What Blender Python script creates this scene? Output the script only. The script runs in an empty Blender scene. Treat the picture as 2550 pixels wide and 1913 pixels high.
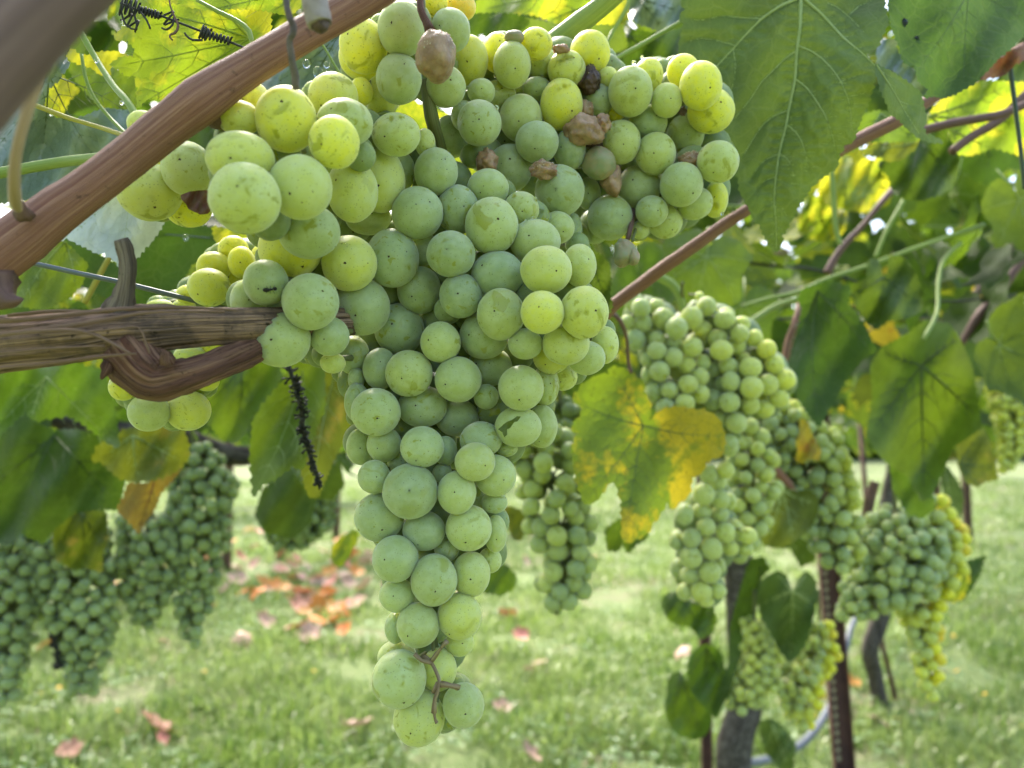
import bpy, math, random
import numpy as np
from mathutils import Vector, Matrix, noise
from mathutils.geometry import delaunay_2d_cdt

rnd = random.Random(7)
NPR = np.random.default_rng(7)
sc = bpy.context.scene
COL = sc.collection

# ------------------------------------------------------------------ camera, sky, sun, exposure
F = 1926.0                      # focal length of the photograph in its own pixels (2550 wide)
CX, CY = 1275.0, 956.5
CAM_Z = 1.1
cam_d = bpy.data.cameras.new('camera')
cam = bpy.data.objects.new('camera', cam_d)
COL.objects.link(cam)
cam.location = (0, 0, CAM_Z)
cam.rotation_euler = (math.radians(90 + 4.26), 0, 0)
cam_d.sensor_width = 36.0
cam_d.lens = 36.0 * F / 2550.0
cam_d.clip_start = 0.01
cam_d.clip_end = 2000
cam_d.dof.use_dof = True
cam_d.dof.focus_distance = 0.285
cam_d.dof.aperture_fstop = 10
sc.camera = cam

SUN_ELEV, SUN_AZ = 50.0, -22.0          # degrees; azimuth clockwise from +Y (straight ahead)
w = bpy.data.worlds.new('World')
sc.world = w
w.use_nodes = True
nt = w.node_tree
bg = nt.nodes['Background']
sky = nt.nodes.new('ShaderNodeTexSky')
sky.sky_type = 'NISHITA'
sky.sun_disc = False
sky.sun_elevation = math.radians(SUN_ELEV)
sky.sun_rotation = math.radians(SUN_AZ)
sky.air_density = 1.0
sky.dust_density = 4.0
sky.ozone_density = 1.0
nt.links.new(sky.outputs[0], bg.inputs[0])
bg.inputs[1].default_value = 0.15
sun_d = bpy.data.lights.new('sun', 'SUN')
sun_d.energy = 2.0
sun_d.angle = math.radians(22)
sun_d.color = (1.0, 0.95, 0.85)
sun = bpy.data.objects.new('sun', sun_d)
COL.objects.link(sun)
el, az = math.radians(SUN_ELEV), math.radians(SUN_AZ)
sdir = Vector((math.sin(az) * math.cos(el), math.cos(az) * math.cos(el), math.sin(el)))
sun.rotation_euler = sdir.to_track_quat('Z', 'Y').to_euler()
vs = sc.view_settings
vs.view_transform = 'Standard'
vs.look = 'None'
vs.gamma = 1
vs.use_curve_mapping = False
vs.exposure = 1.95
sc.cycles.max_bounces = 10
sc.cycles.transmission_bounces = 6
sc.cycles.transparent_max_bounces = 6
sc.cycles.diffuse_bounces = 5
sc.cycles.glossy_bounces = 3
sc.cycles.use_denoising = True
sc.cycles.sample_clamp_indirect = 6
sc.cycles.caustics_reflective = False
sc.cycles.caustics_refractive = False

RC = cam.rotation_euler.to_matrix()
CL = Vector(cam.location)
RCn = np.array(RC)
CXv, CYv, CZv = RC @ Vector((1, 0, 0)), RC @ Vector((0, 1, 0)), RC @ Vector((0, 0, 1))


def P(px, py, d):
    """the world point at distance d (along the view axis) that shows at px, py of the photograph"""
    return CL + RC @ Vector(((px - CX) / F * d, -(py - CY) / F * d, -d))


def Pn(px, py, d):
    v = np.stack([(px - CX) / F * d, -(py - CY) / F * d, -d], -1)
    return v @ RCn.T + np.array(CL)


CR = dict(K=(0, 0, 3.456), A=(500, 0, 3.456), B=(1100, 0, 3.456), C=(1400, 240, 3.456), L=(0, 480, 3.456),
          D=(500, 380, 3.456), E=(1000, 440, 3.456), F=(800, 800, 3.456), G=(800, 1280, 3.456),
          M=(1400, 680, 3.456), N=(1200, 1000, 3.456), P=(1900, 0, 3.4), Q=(1900, 480, 3.4), R=(1900, 960, 3.4),
          O=(1600, 1300, 2.3284), H=(0, 900, 2.6), J=(0, 1400, 2.6024), W=(1350, 0, 1.8433), Z=(0, 0, 0.86729),
          S=(0, 0, 1.0))


def cv(c, pts):
    ox, oy, s = CR[c]
    return [(ox + p[0] / s, oy + p[1] / s) for p in pts]


# ------------------------------------------------------------------ objects
def tag(o, label=None, cat=None, group=None, kind=None):
    if label: o['label'] = label
    if cat: o['category'] = cat
    if group: o['group'] = group
    if kind: o['kind'] = kind
    return o


def link(name, me, parent=None, mat=None):
    o = bpy.data.objects.new(name, me)
    COL.objects.link(o)
    if parent: o.parent = parent
    if mat and not me.materials: me.materials.append(mat)
    return o


def empty(name, loc=(0, 0, 0)):
    o = bpy.data.objects.new(name, None)
    o.empty_display_size = 0.02
    o.location = loc
    COL.objects.link(o)
    o['_w'] = 1
    del o['_w']
    return o


def child(name, me, parent, mat=None):
    """a part whose mesh is in world coordinates: keep it there under its thing"""
    o = link(name, me, parent, mat)
    o.matrix_parent_inverse = Matrix.Translation(parent.location).inverted()
    return o


def mesh(name, v, f, smooth=True, uv=None, mats=(), midx=None, attrs=None):
    me = bpy.data.meshes.new(name)
    me.from_pydata([tuple(a) for a in v], [], [tuple(a) for a in f])
    if smooth: me.polygons.foreach_set('use_smooth', [True] * len(me.polygons))
    for m in mats: me.materials.append(m)
    if midx is not None: me.polygons.foreach_set('material_index', midx)
    if uv is not None:
        l = me.uv_layers.new(name='uv')
        lv = np.zeros(len(me.loops), dtype=np.int32)
        me.loops.foreach_get('vertex_index', lv)
        l.data.foreach_set('uv', np.asarray(uv, dtype=np.float32)[lv].ravel())
    if attrs:
        for k, a in attrs.items():
            at = me.attributes.new(k, 'FLOAT', 'POINT')
            at.data.foreach_set('value', np.asarray(a, dtype=np.float32))
    me.update()
    return me


def big_mesh(name, v, tris, mats, col=None, smooth=False):
    """numpy triangles, fast"""
    v = np.asarray(v, dtype=np.float32); tris = np.asarray(tris, dtype=np.int32)
    me = bpy.data.meshes.new(name)
    me.vertices.add(len(v)); me.vertices.foreach_set('co', v.ravel())
    me.loops.add(tris.size); me.loops.foreach_set('vertex_index', tris.ravel())
    me.polygons.add(len(tris))
    me.polygons.foreach_set('loop_start', np.arange(0, tris.size, 3, dtype=np.int32))
    me.polygons.foreach_set('loop_total', np.full(len(tris), 3, dtype=np.int32))
    if smooth: me.polygons.foreach_set('use_smooth', [True] * len(tris))
    if col is not None:
        a = me.attributes.new('var', 'FLOAT', 'POINT')
        a.data.foreach_set('value', np.asarray(col, dtype=np.float32))
    for m in mats: me.materials.append(m)
    me.update(calc_edges=True)
    me.validate()
    return me


def tube_data(pts, rad, sides=10, cap=True, ridges=0.0, seed=0, rough=0.0, step=None):
    """a tapered tube through pts (smoothed), with long ridges and bumps"""
    pts = [Vector(p) for p in pts]
    if len(pts) > 2 and step:
        # Catmull-Rom resample
        q, r2 = [], []
        n = len(pts)
        for i in range(n - 1):
            p0, p1, p2, p3 = pts[max(i - 1, 0)], pts[i], pts[i + 1], pts[min(i + 2, n - 1)]
            k = max(2, int((p2 - p1).length / step))
            for j in range(k):
                t = j / k
                q.append(0.5 * ((2 * p1) + (-p0 + p2) * t + (2 * p0 - 5 * p1 + 4 * p2 - p3) * t * t + (-p0 + 3 * p1 - 3 * p2 + p3) * t ** 3))
                r2.append(rad[i] + (rad[i + 1] - rad[i]) * (t * t * (3 - 2 * t)))
        q.append(pts[-1]); r2.append(rad[-1])
        pts, rad = q, r2
    v, f, uv = [], [], []
    up = None
    L = 0
    for i, p in enumerate(pts):
        t = (pts[min(i + 1, len(pts) - 1)] - pts[max(i - 1, 0)]).normalized()
        if up is None:
            up = t.orthogonal().normalized()
        up = (up - t * up.dot(t)).normalized()
        s = t.cross(up)
        if i: L += (p - pts[i - 1]).length
        for k in range(sides):
            a = 2 * math.pi * k / sides
            r = rad[i]
            if ridges:
                r *= 1 + ridges * noise.noise(Vector((math.cos(a) * 3.1 + seed, math.sin(a) * 3.1, L / max(rad[i], 1e-4) * 0.12)))
                r *= 1 + ridges * 0.6 * noise.noise(Vector((math.cos(a) * 9 + seed, math.sin(a) * 9, L / max(rad[i], 1e-4) * 0.3)))
            if rough:
                r *= 1 + rough * noise.noise(Vector((math.cos(a) * 2 + seed, math.sin(a) * 2, L / max(rad[i], 1e-4) * 1.1)))
            v.append(p + (up * math.cos(a) + s * math.sin(a)) * r)
            uv.append((k / sides, L))
    n = len(pts)
    for i in range(n - 1):
        for k in range(sides):
            a, b = i * sides + k, i * sides + (k + 1) % sides
            f.append((a, a + sides, b + sides, b))
    if cap:
        for i, flip in ((0, 0), (n - 1, 1)):
            c = len(v); v.append(pts[i]); uv.append((0.5, L if i else 0))
            for k in range(sides):
                a, b = i * sides + k, i * sides + (k + 1) % sides
                f.append((a, b, c) if not flip else (b, a, c))
    return v, f, uv


def merge(parts):
    V, Fc, U = [], [], []
    for v, f, u in parts:
        o = len(V); V += list(v); U += list(u); Fc += [tuple(i + o for i in q) for q in f]
    return V, Fc, U


def tube(name, pts, rad, mat, sides=10, parent=None, **k):
    v, f, uv = tube_data(pts, rad, sides, **k)
    me = mesh(name, v, f, uv=uv, mats=[mat])
    return child(name, me, parent) if parent else link(name, me)


# ------------------------------------------------------------------ materials
class N:
    def __init__(s, name):
        s.m = bpy.data.materials.new(name); s.m.use_nodes = True
        s.t = s.m.node_tree
        for n in list(s.t.nodes): s.t.nodes.remove(n)
        s.out = s.n('ShaderNodeOutputMaterial')

    def n(s, ty, **k):
        x = s.t.nodes.new(ty)
        for a, b in k.items():
            if a.startswith('i_'):
                key = a[2:]
                key = int(key) if key.isdigit() else key.replace('_', ' ')
                s.put(x.inputs[key], b)
            else: setattr(x, a, b)
        return x

    def put(s, inp, b):
        if hasattr(b, 'is_output') or isinstance(b, bpy.types.NodeSocket): s.t.links.new(b, inp)
        elif isinstance(b, (tuple, list)) and len(b) == 3 and inp.type == 'RGBA': inp.default_value = (*b, 1)
        else: inp.default_value = b

    def mix(s, fac, a, b, mode='MIX'):
        x = s.n('ShaderNodeMix', data_type='RGBA', blend_type=mode)
        s.put(x.inputs[0], fac); s.put(x.inputs[6], a); s.put(x.inputs[7], b)
        return x.outputs[2]

    def ramp(s, fac, lo, hi, a=0.0, b=1.0):
        x = s.n('ShaderNodeMapRange')
        s.put(x.inputs[0], fac); x.inputs[1].default_value = lo; x.inputs[2].default_value = hi
        x.inputs[3].default_value = a; x.inputs[4].default_value = b
        return x.outputs[0]

    def math(s, op, a, b=0.0):
        x = s.n('ShaderNodeMath', operation=op); s.put(x.inputs[0], a); s.put(x.inputs[1], b)
        return x.outputs[0]

    def noise(s, vec, scale, detail=3, rough=0.5, dist=0.0):
        x = s.n('ShaderNodeTexNoise'); s.put(x.inputs['Vector'], vec)
        x.inputs['Scale'].default_value = scale; x.inputs['Detail'].default_value = detail
        x.inputs['Roughness'].default_value = rough; x.inputs['Distortion'].default_value = dist
        return x.outputs[0]

    def vor(s, vec, scale, feature='F1'):
        x = s.n('ShaderNodeTexVoronoi', feature=feature); s.put(x.inputs['Vector'], vec)
        x.inputs['Scale'].default_value = scale
        return x

    def objvec(s, mul=37.0):
        """object coordinates shifted at random for every object"""
        tc = s.n('ShaderNodeTexCoord'); oi = s.n('ShaderNodeObjectInfo')
        v = s.n('ShaderNodeVectorMath', operation='ADD')
        m = s.math('MULTIPLY', oi.outputs['Random'], mul)
        s.put(v.inputs[0], tc.outputs['Object']); s.put(v.inputs[1], m)
        return v.outputs[0], oi

    def bump(s, h, strength=0.3, dist=0.001):
        x = s.n('ShaderNodeBump'); x.inputs['Strength'].default_value = strength; x.inputs['Distance'].default_value = dist
        s.put(x.inputs['Height'], h)
        return x.outputs[0]

    def end(s, sh):
        s.t.links.new(sh, s.out.inputs[0]); return s.m


def grape_material(name, size=1.0, specks=True, bloom=1.0):
    g = N(name)
    v, oi = g.objvec()                      # grape meshes have radius 1
    base = oi.outputs['Color']
    bare = g.mix(0.7, base, (0.30, 0.33, 0.015))
    patch = g.ramp(g.noise(v, 1.25, 2.5, 0.5, 0.7), 0.58, 0.65)
    patch2 = g.ramp(g.noise(v, 3.0, 2, 0.5, 0.5), 0.66, 0.70)
    p = g.math('MAXIMUM', patch, patch2)
    p = g.math('MULTIPLY', p, g.ramp(oi.outputs['Random'], 0.35, 0.7, 0.12, 0.9))
    cloud = g.ramp(g.noise(v, 2.2, 3, 0.6), 0.35, 0.7)
    c = g.mix(g.math('MULTIPLY', cloud, 0.34 * bloom), base, (0.58, 0.66, 0.42))
    c = g.mix(p, c, bare)
    if specks:
        vv = g.vor(v, 11.0)
        rn = g.n('ShaderNodeSeparateColor', i_0=vv.outputs['Color'])
        keep = g.math('LESS_THAN', rn.outputs[0], 0.42)
        sp = g.math('MULTIPLY', g.ramp(vv.outputs['Distance'], 0.10, 0.26, 1, 0), keep)
        c = g.mix(g.math('MULTIPLY', sp, 0.75), c, (0.12, 0.15, 0.025))
        v3 = g.vor(v, 3.1)
        r3 = g.n('ShaderNodeSeparateColor', i_0=v3.outputs['Color'])
        k3 = g.math('LESS_THAN', r3.outputs[1], 0.16)
        s3 = g.math('MULTIPLY', g.ramp(v3.outputs['Distance'], 0.05, 0.11, 1, 0), k3)
        c = g.mix(g.math('MULTIPLY', s3, 0.85), c, (0.03, 0.02, 0.008))
        fine = g.ramp(g.noise(v, 24, 2, 0.6), 0.35, 0.65)
        c = g.mix(g.math('MULTIPLY', fine, 0.07), c, (0.15, 0.2, 0.06))
    b = g.n('ShaderNodeBsdfPrincipled')
    g.put(b.inputs['Base Color'], c)
    g.put(b.inputs['Roughness'], g.ramp(p, 0, 0.75, 0.52, 0.27))
    b.inputs['Specular IOR Level'].default_value = 0.38
    b.inputs['Subsurface Weight'].default_value = 1.0
    b.inputs['Subsurface Radius'].default_value = (1.0, 0.95, 0.16)
    b.inputs['Subsurface Scale'].default_value = 0.013 * size
    b.inputs['Sheen Weight'].default_value = 0.35 * bloom
    b.inputs['Sheen Roughness'].default_value = 0.5
    b.inputs['Sheen Tint'].default_value = (0.9, 0.95, 0.85, 1)
    g.put(b.inputs['Normal'], g.bump(g.noise(v, 1.8, 1, 0.4), 0.12, 0.01))
    return g.end(b.outputs[0])


def leaf_material(name, top, under, trans, tw=0.45, rough=0.45, cell=260.0, vein=(0.35, 0.42, 0.14), vein_mix=0.35,
                  mottle=None, mottle_amt=0.0, mottle_scale=30.0, spec=0.4, edge=None, bump=0.6, spots=0.66):
    g = N(name)
    v, oi = g.objvec(3.0)
    warp = g.n('ShaderNodeVectorMath', operation='ADD')
    nz = g.n('ShaderNodeTexNoise'); g.put(nz.inputs['Vector'], v); nz.inputs['Scale'].default_value = cell * 0.6
    sc2 = g.n('ShaderNodeVectorMath', operation='SCALE'); g.put(sc2.inputs[0], nz.outputs['Color']); sc2.inputs['Scale'].default_value = 0.9 / cell
    g.put(warp.inputs[0], v); g.put(warp.inputs[1], sc2.outputs[0])
    ve = g.vor(warp.outputs[0], cell, 'DISTANCE_TO_EDGE').outputs['Distance']
    ve2 = g.vor(warp.outputs[0], cell * 0.3, 'DISTANCE_TO_EDGE').outputs['Distance']
    net = g.math('MAXIMUM', g.ramp(ve, 0.0, 0.10, 0.45, 0), g.ramp(ve2, 0.0, 0.06, 0.8, 0))
    geo = g.n('ShaderNodeNewGeometry')
    col = g.mix(geo.outputs['Backfacing'], top, under)
    big = g.ramp(g.noise(v, 28, 4, 0.6), 0.3, 0.7)
    hsv = g.n('ShaderNodeHueSaturation'); g.put(hsv.inputs['Color'], col)
    g.put(hsv.inputs['Value'], g.math('MULTIPLY', g.ramp(big, 0, 1, 0.75, 1.2), g.ramp(oi.outputs['Random'], 0, 1, 0.8, 1.22)))
    g.put(hsv.inputs['Hue'], g.ramp(oi.outputs['Random'], 0, 1, 0.515, 0.488))
    col = hsv.outputs[0]
    tc = g.n('ShaderNodeHueSaturation'); g.put(tc.inputs['Color'], trans)
    g.put(tc.inputs['Value'], g.ramp(big, 0, 1, 0.7, 1.15)); g.put(tc.inputs['Hue'], g.ramp(oi.outputs['Random'], 0, 1, 0.52, 0.485))
    tcol = tc.outputs[0]
    if mottle:
        at = g.n('ShaderNodeAttribute', attribute_name='vd')
        mm = g.ramp(g.math('ADD', g.noise(v, mottle_scale, 5, 0.65), g.math('MULTIPLY', at.outputs['Fac'], 0.10)), 0.60 - 0.3 * mottle_amt, 0.70 - 0.3 * mottle_amt)
        col = g.mix(mm, col, mottle); tcol = g.mix(mm, tcol, tuple(min(1, x * 1.5) for x in mottle))
        spot = g.ramp(g.noise(v, mottle_scale * 5, 4, 0.7), spots, spots + 0.06)
        col = g.mix(g.math('MULTIPLY', spot, 0.7), col, (0.05, 0.04, 0.01)); tcol = g.mix(g.math('MULTIPLY', spot, 0.7), tcol, (0.06, 0.04, 0.0))
    col = g.mix(g.math('MULTIPLY', net, vein_mix), col, vein)
    tcol = g.mix(g.math('MULTIPLY', net, vein_mix * 0.8), tcol, vein)
    h = g.math('ADD', g.math('MULTIPLY', net, -0.5), g.math('MULTIPLY', g.noise(v, 90, 3, 0.55), 1.5))
    bn = g.bump(h, bump * 0.75, 0.0010)
    b = g.n('ShaderNodeBsdfPrincipled')
    g.put(b.inputs['Base Color'], col); b.inputs['Roughness'].default_value = rough
    b.inputs['Specular IOR Level'].default_value = spec; g.put(b.inputs['Normal'], bn)
    tr = g.n('ShaderNodeBsdfTranslucent'); g.put(tr.inputs[0], tcol); g.put(tr.inputs['Normal'], bn)
    mx = g.n('ShaderNodeMixShader'); mx.inputs[0].default_value = tw
    g.t.links.new(b.outputs[0], mx.inputs[1]); g.t.links.new(tr.outputs[0], mx.inputs[2])
    return g.end(mx.outputs[0])


def bark_material(name, a, b_, c_, along=60.0, around=14.0, rough=0.75, bump=0.8, spots=0.0, spec=0.25, cracks=0.0, patches=None):
    """long fibres: uv = (angle, metres along)"""
    g = N(name)
    uv = g.n('ShaderNodeTexCoord').outputs['UV']
    sx = g.n('ShaderNodeSeparateXYZ'); g.put(sx.inputs[0], uv)
    ang = g.math('MULTIPLY', sx.outputs[0], 2 * math.pi)
    cb = g.n('ShaderNodeCombineXYZ')
    g.put(cb.inputs[0], g.math('MULTIPLY', g.math('COSINE', ang), around))
    g.put(cb.inputs[1], g.math('MULTIPLY', g.math('SINE', ang), around))
    g.put(cb.inputs[2], g.math('MULTIPLY', sx.outputs[1], along))
    v = cb.outputs[0]
    fib = g.noise(v, 1.0, 4, 0.65, 0.3)
    big = g.noise(v, 0.16, 3, 0.6)
    c = g.mix(g.ramp(fib, 0.38, 0.60), a, b_)
    c = g.mix(g.ramp(big, 0.45, 0.68), c, c_)
    hgt = fib
    if patches:
        oc0 = g.n('ShaderNodeTexCoord').outputs['Object']
        c = g.mix(g.math('MULTIPLY', g.ramp(g.noise(oc0, 70, 4, 0.65), 0.46, 0.60), 0.75), c, patches)
    if cracks:
        fine = g.noise(v, 1.3, 3, 0.6, 0.5)
        ck = g.ramp(g.math('ABSOLUTE', g.math('SUBTRACT', fine, 0.5)), 0.0, 0.022, 1, 0)
        c = g.mix(g.math('MULTIPLY', ck, cracks), c, (0.018, 0.012, 0.009))
        hgt = g.math('SUBTRACT', fib, g.math('MULTIPLY', ck, 0.35))
    if spots:
        oc = g.n('ShaderNodeTexCoord').outputs['Object']
        s = g.ramp(g.noise(oc, 260, 4, 0.7), 0.62, 0.70)
        c = g.mix(g.math('MULTIPLY', s, spots), c, (0.012, 0.010, 0.008))
    b = g.n('ShaderNodeBsdfPrincipled')
    g.put(b.inputs['Base Color'], c); b.inputs['Roughness'].default_value = rough
    b.inputs['Specular IOR Level'].default_value = spec
    g.put(b.inputs['Normal'], g.bump(hgt, bump, 0.0008))
    return g.end(b.outputs[0])


def plain(name, a, b_=None, scale=40.0, rough=0.6, spec=0.4, metal=0.0, bump=0.2, sss=0.0):
    g = N(name)
    v, oi = g.objvec(5)
    n_ = g.noise(v, scale, 4, 0.6)
    b = g.n('ShaderNodeBsdfPrincipled')
    g.put(b.inputs['Base Color'], g.mix(g.ramp(n_, 0.35, 0.65), a, b_ or tuple(x * 0.7 for x in a)))
    b.inputs['Roughness'].default_value = rough; b.inputs['Specular IOR Level'].default_value = spec
    b.inputs['Metallic'].default_value = metal
    if sss:
        b.inputs['Subsurface Weight'].default_value = sss; b.inputs['Subsurface Scale'].default_value = 0.004
    g.put(b.inputs['Normal'], g.bump(n_, bump, 0.002))
    return g.end(b.outputs[0])


M_GRAPE = grape_material('grape_skin')
M_GRAPE_FAR = grape_material('grape_skin_background', bloom=.35)
M_DOT = plain('stigma_scar', (0.06, 0.038, 0.016), rough=0.8)
M_ROT = plain('rotten_grape_skin', (0.46, 0.31, 0.18), (0.27, 0.165, 0.09), scale=230, rough=0.40, bump=0.5, sss=0.3)
M_ROTG = plain('half_rotten_skin', (0.40, 0.32, 0.18), (0.26, 0.31, 0.15), scale=110, rough=0.42, bump=0.3, sss=0.4)
M_RAISIN = plain('raisin_skin', (0.13, 0.08, 0.055), (0.05, 0.03, 0.022), scale=400, rough=0.4, bump=0.7)
M_CRUST = plain('mould_granule', (0.62, 0.52, 0.36), (0.5, 0.38, 0.22), rough=0.5, sss=0.3)
M_STEM = bark_material('bunch_stem_skin', (0.13, 0.17, 0.05), (0.20, 0.22, 0.09), (0.12, 0.10, 0.04), rough=0.6, bump=0.2)
M_PED = bark_material('grey_green_stalk_skin', (0.20, 0.23, 0.11), (0.26, 0.28, 0.15), (0.20, 0.17, 0.10), along=120, rough=0.6, bump=0.3, spots=0.3)
M_CANE = bark_material('cane_bark', (0.27, 0.125, 0.085), (0.46, 0.25, 0.17), (0.24, 0.10, 0.075), along=22, around=26, rough=0.5, bump=0.6, spots=0.4, cracks=0.30)
M_TWIG = bark_material('brown_twig_skin', (0.26, 0.19, 0.10), (0.36, 0.29, 0.15), (0.16, 0.10, 0.06), along=60, around=5, rough=0.6, bump=0.4, spots=0.5)
M_CANE_NEAR = bark_material('purple_brown_cane_bark', (0.20, 0.125, 0.115), (0.28, 0.185, 0.165), (0.12, 0.075, 0.07), along=20, around=5, rough=0.55, bump=0.4)
M_CANE_DARK = bark_material('shaded_cane_bark', (0.15, 0.085, 0.07), (0.22, 0.13, 0.10), (0.12, 0.07, 0.06), along=25, rough=0.55, bump=0.4)
M_OLD = bark_material('old_wood_bark', (0.13, 0.078, 0.055), (0.40, 0.26, 0.185), (0.44, 0.28, 0.17), along=10, around=8, rough=0.7, bump=1.2, spots=0.9, cracks=0.75, patches=(0.11, 0.078, 0.062))
M_OLD_RED = bark_material('young_red_bark', (0.16, 0.07, 0.045), (0.33, 0.19, 0.12), (0.12, 0.055, 0.04), along=35, around=8, rough=0.7, bump=0.9, spots=0.6, cracks=0.6)
M_STRIP = bark_material('peeling_bark_strip', (0.30, 0.19, 0.12), (0.18, 0.11, 0.08), (0.36, 0.25, 0.16), along=20, around=2, rough=0.8, bump=0.6)
M_SPUR = bark_material('grey_spur_bark', (0.15, 0.115, 0.09), (0.32, 0.26, 0.20), (0.07, 0.055, 0.05), along=60, around=5, rough=0.85, bump=1.0, spots=0.6)
M_TRUNK = bark_material('trunk_bark', (0.022, 0.019, 0.016), (0.12, 0.10, 0.085), (0.05, 0.042, 0.035), along=14, around=7, rough=0.9, bump=1.0, patches=(0.17, 0.15, 0.13))
M_TRUNK_TOP = bark_material('dark_trunk_bark', (0.02, 0.017, 0.015), (0.07, 0.06, 0.05), (0.035, 0.03, 0.027), along=14, around=7, rough=0.9, bump=1.0)
M_GREENSTEM = bark_material('green_shoot_skin', (0.25, 0.34, 0.07), (0.33, 0.42, 0.12), (0.22, 0.30, 0.07), along=30, around=8, rough=0.45, bump=0.15)
M_YSTEM = bark_material('yellow_petiole_skin', (0.50, 0.44, 0.08), (0.42, 0.38, 0.08), (0.35, 0.26, 0.06), along=60, around=4, rough=0.45, bump=0.15)
M_TENDRIL = plain('dry_tendril', (0.022, 0.024, 0.018), (0.045, 0.045, 0.035), scale=300, rough=0.7)
M_GREYTEN = plain('grey_woody_tendril', (0.20, 0.165, 0.155), (0.10, 0.085, 0.08), scale=160, rough=0.8, bump=0.6)
M_BEIGE = bark_material('beige_tendril_skin', (0.42, 0.30, 0.19), (0.50, 0.38, 0.25), (0.36, 0.24, 0.14), along=40, around=3, rough=0.6, bump=0.1)
M_CUT = plain('cut_grey_wood', (0.40, 0.34, 0.30), (0.27, 0.22, 0.19), scale=200, rough=0.9, bump=0.5)
M_WIRE = plain('galvanised_wire', (0.16, 0.19, 0.19), (0.11, 0.13, 0.13), rough=0.4, metal=0.35)
M_WIREG = plain('green_coated_wire', (0.06, 0.09, 0.05), rough=0.5)
M_RUST = plain('rusty_post_steel', (0.16, 0.075, 0.055), (0.09, 0.045, 0.038), scale=22, rough=0.7, bump=0.3)
M_HOSE = plain('grey_hose_plastic', (0.22, 0.24, 0.27), rough=0.4)
M_LICHEN = plain('punched_tab_steel', (0.62, 0.54, 0.32), (0.5, 0.38, 0.22), rough=0.7)

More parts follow.
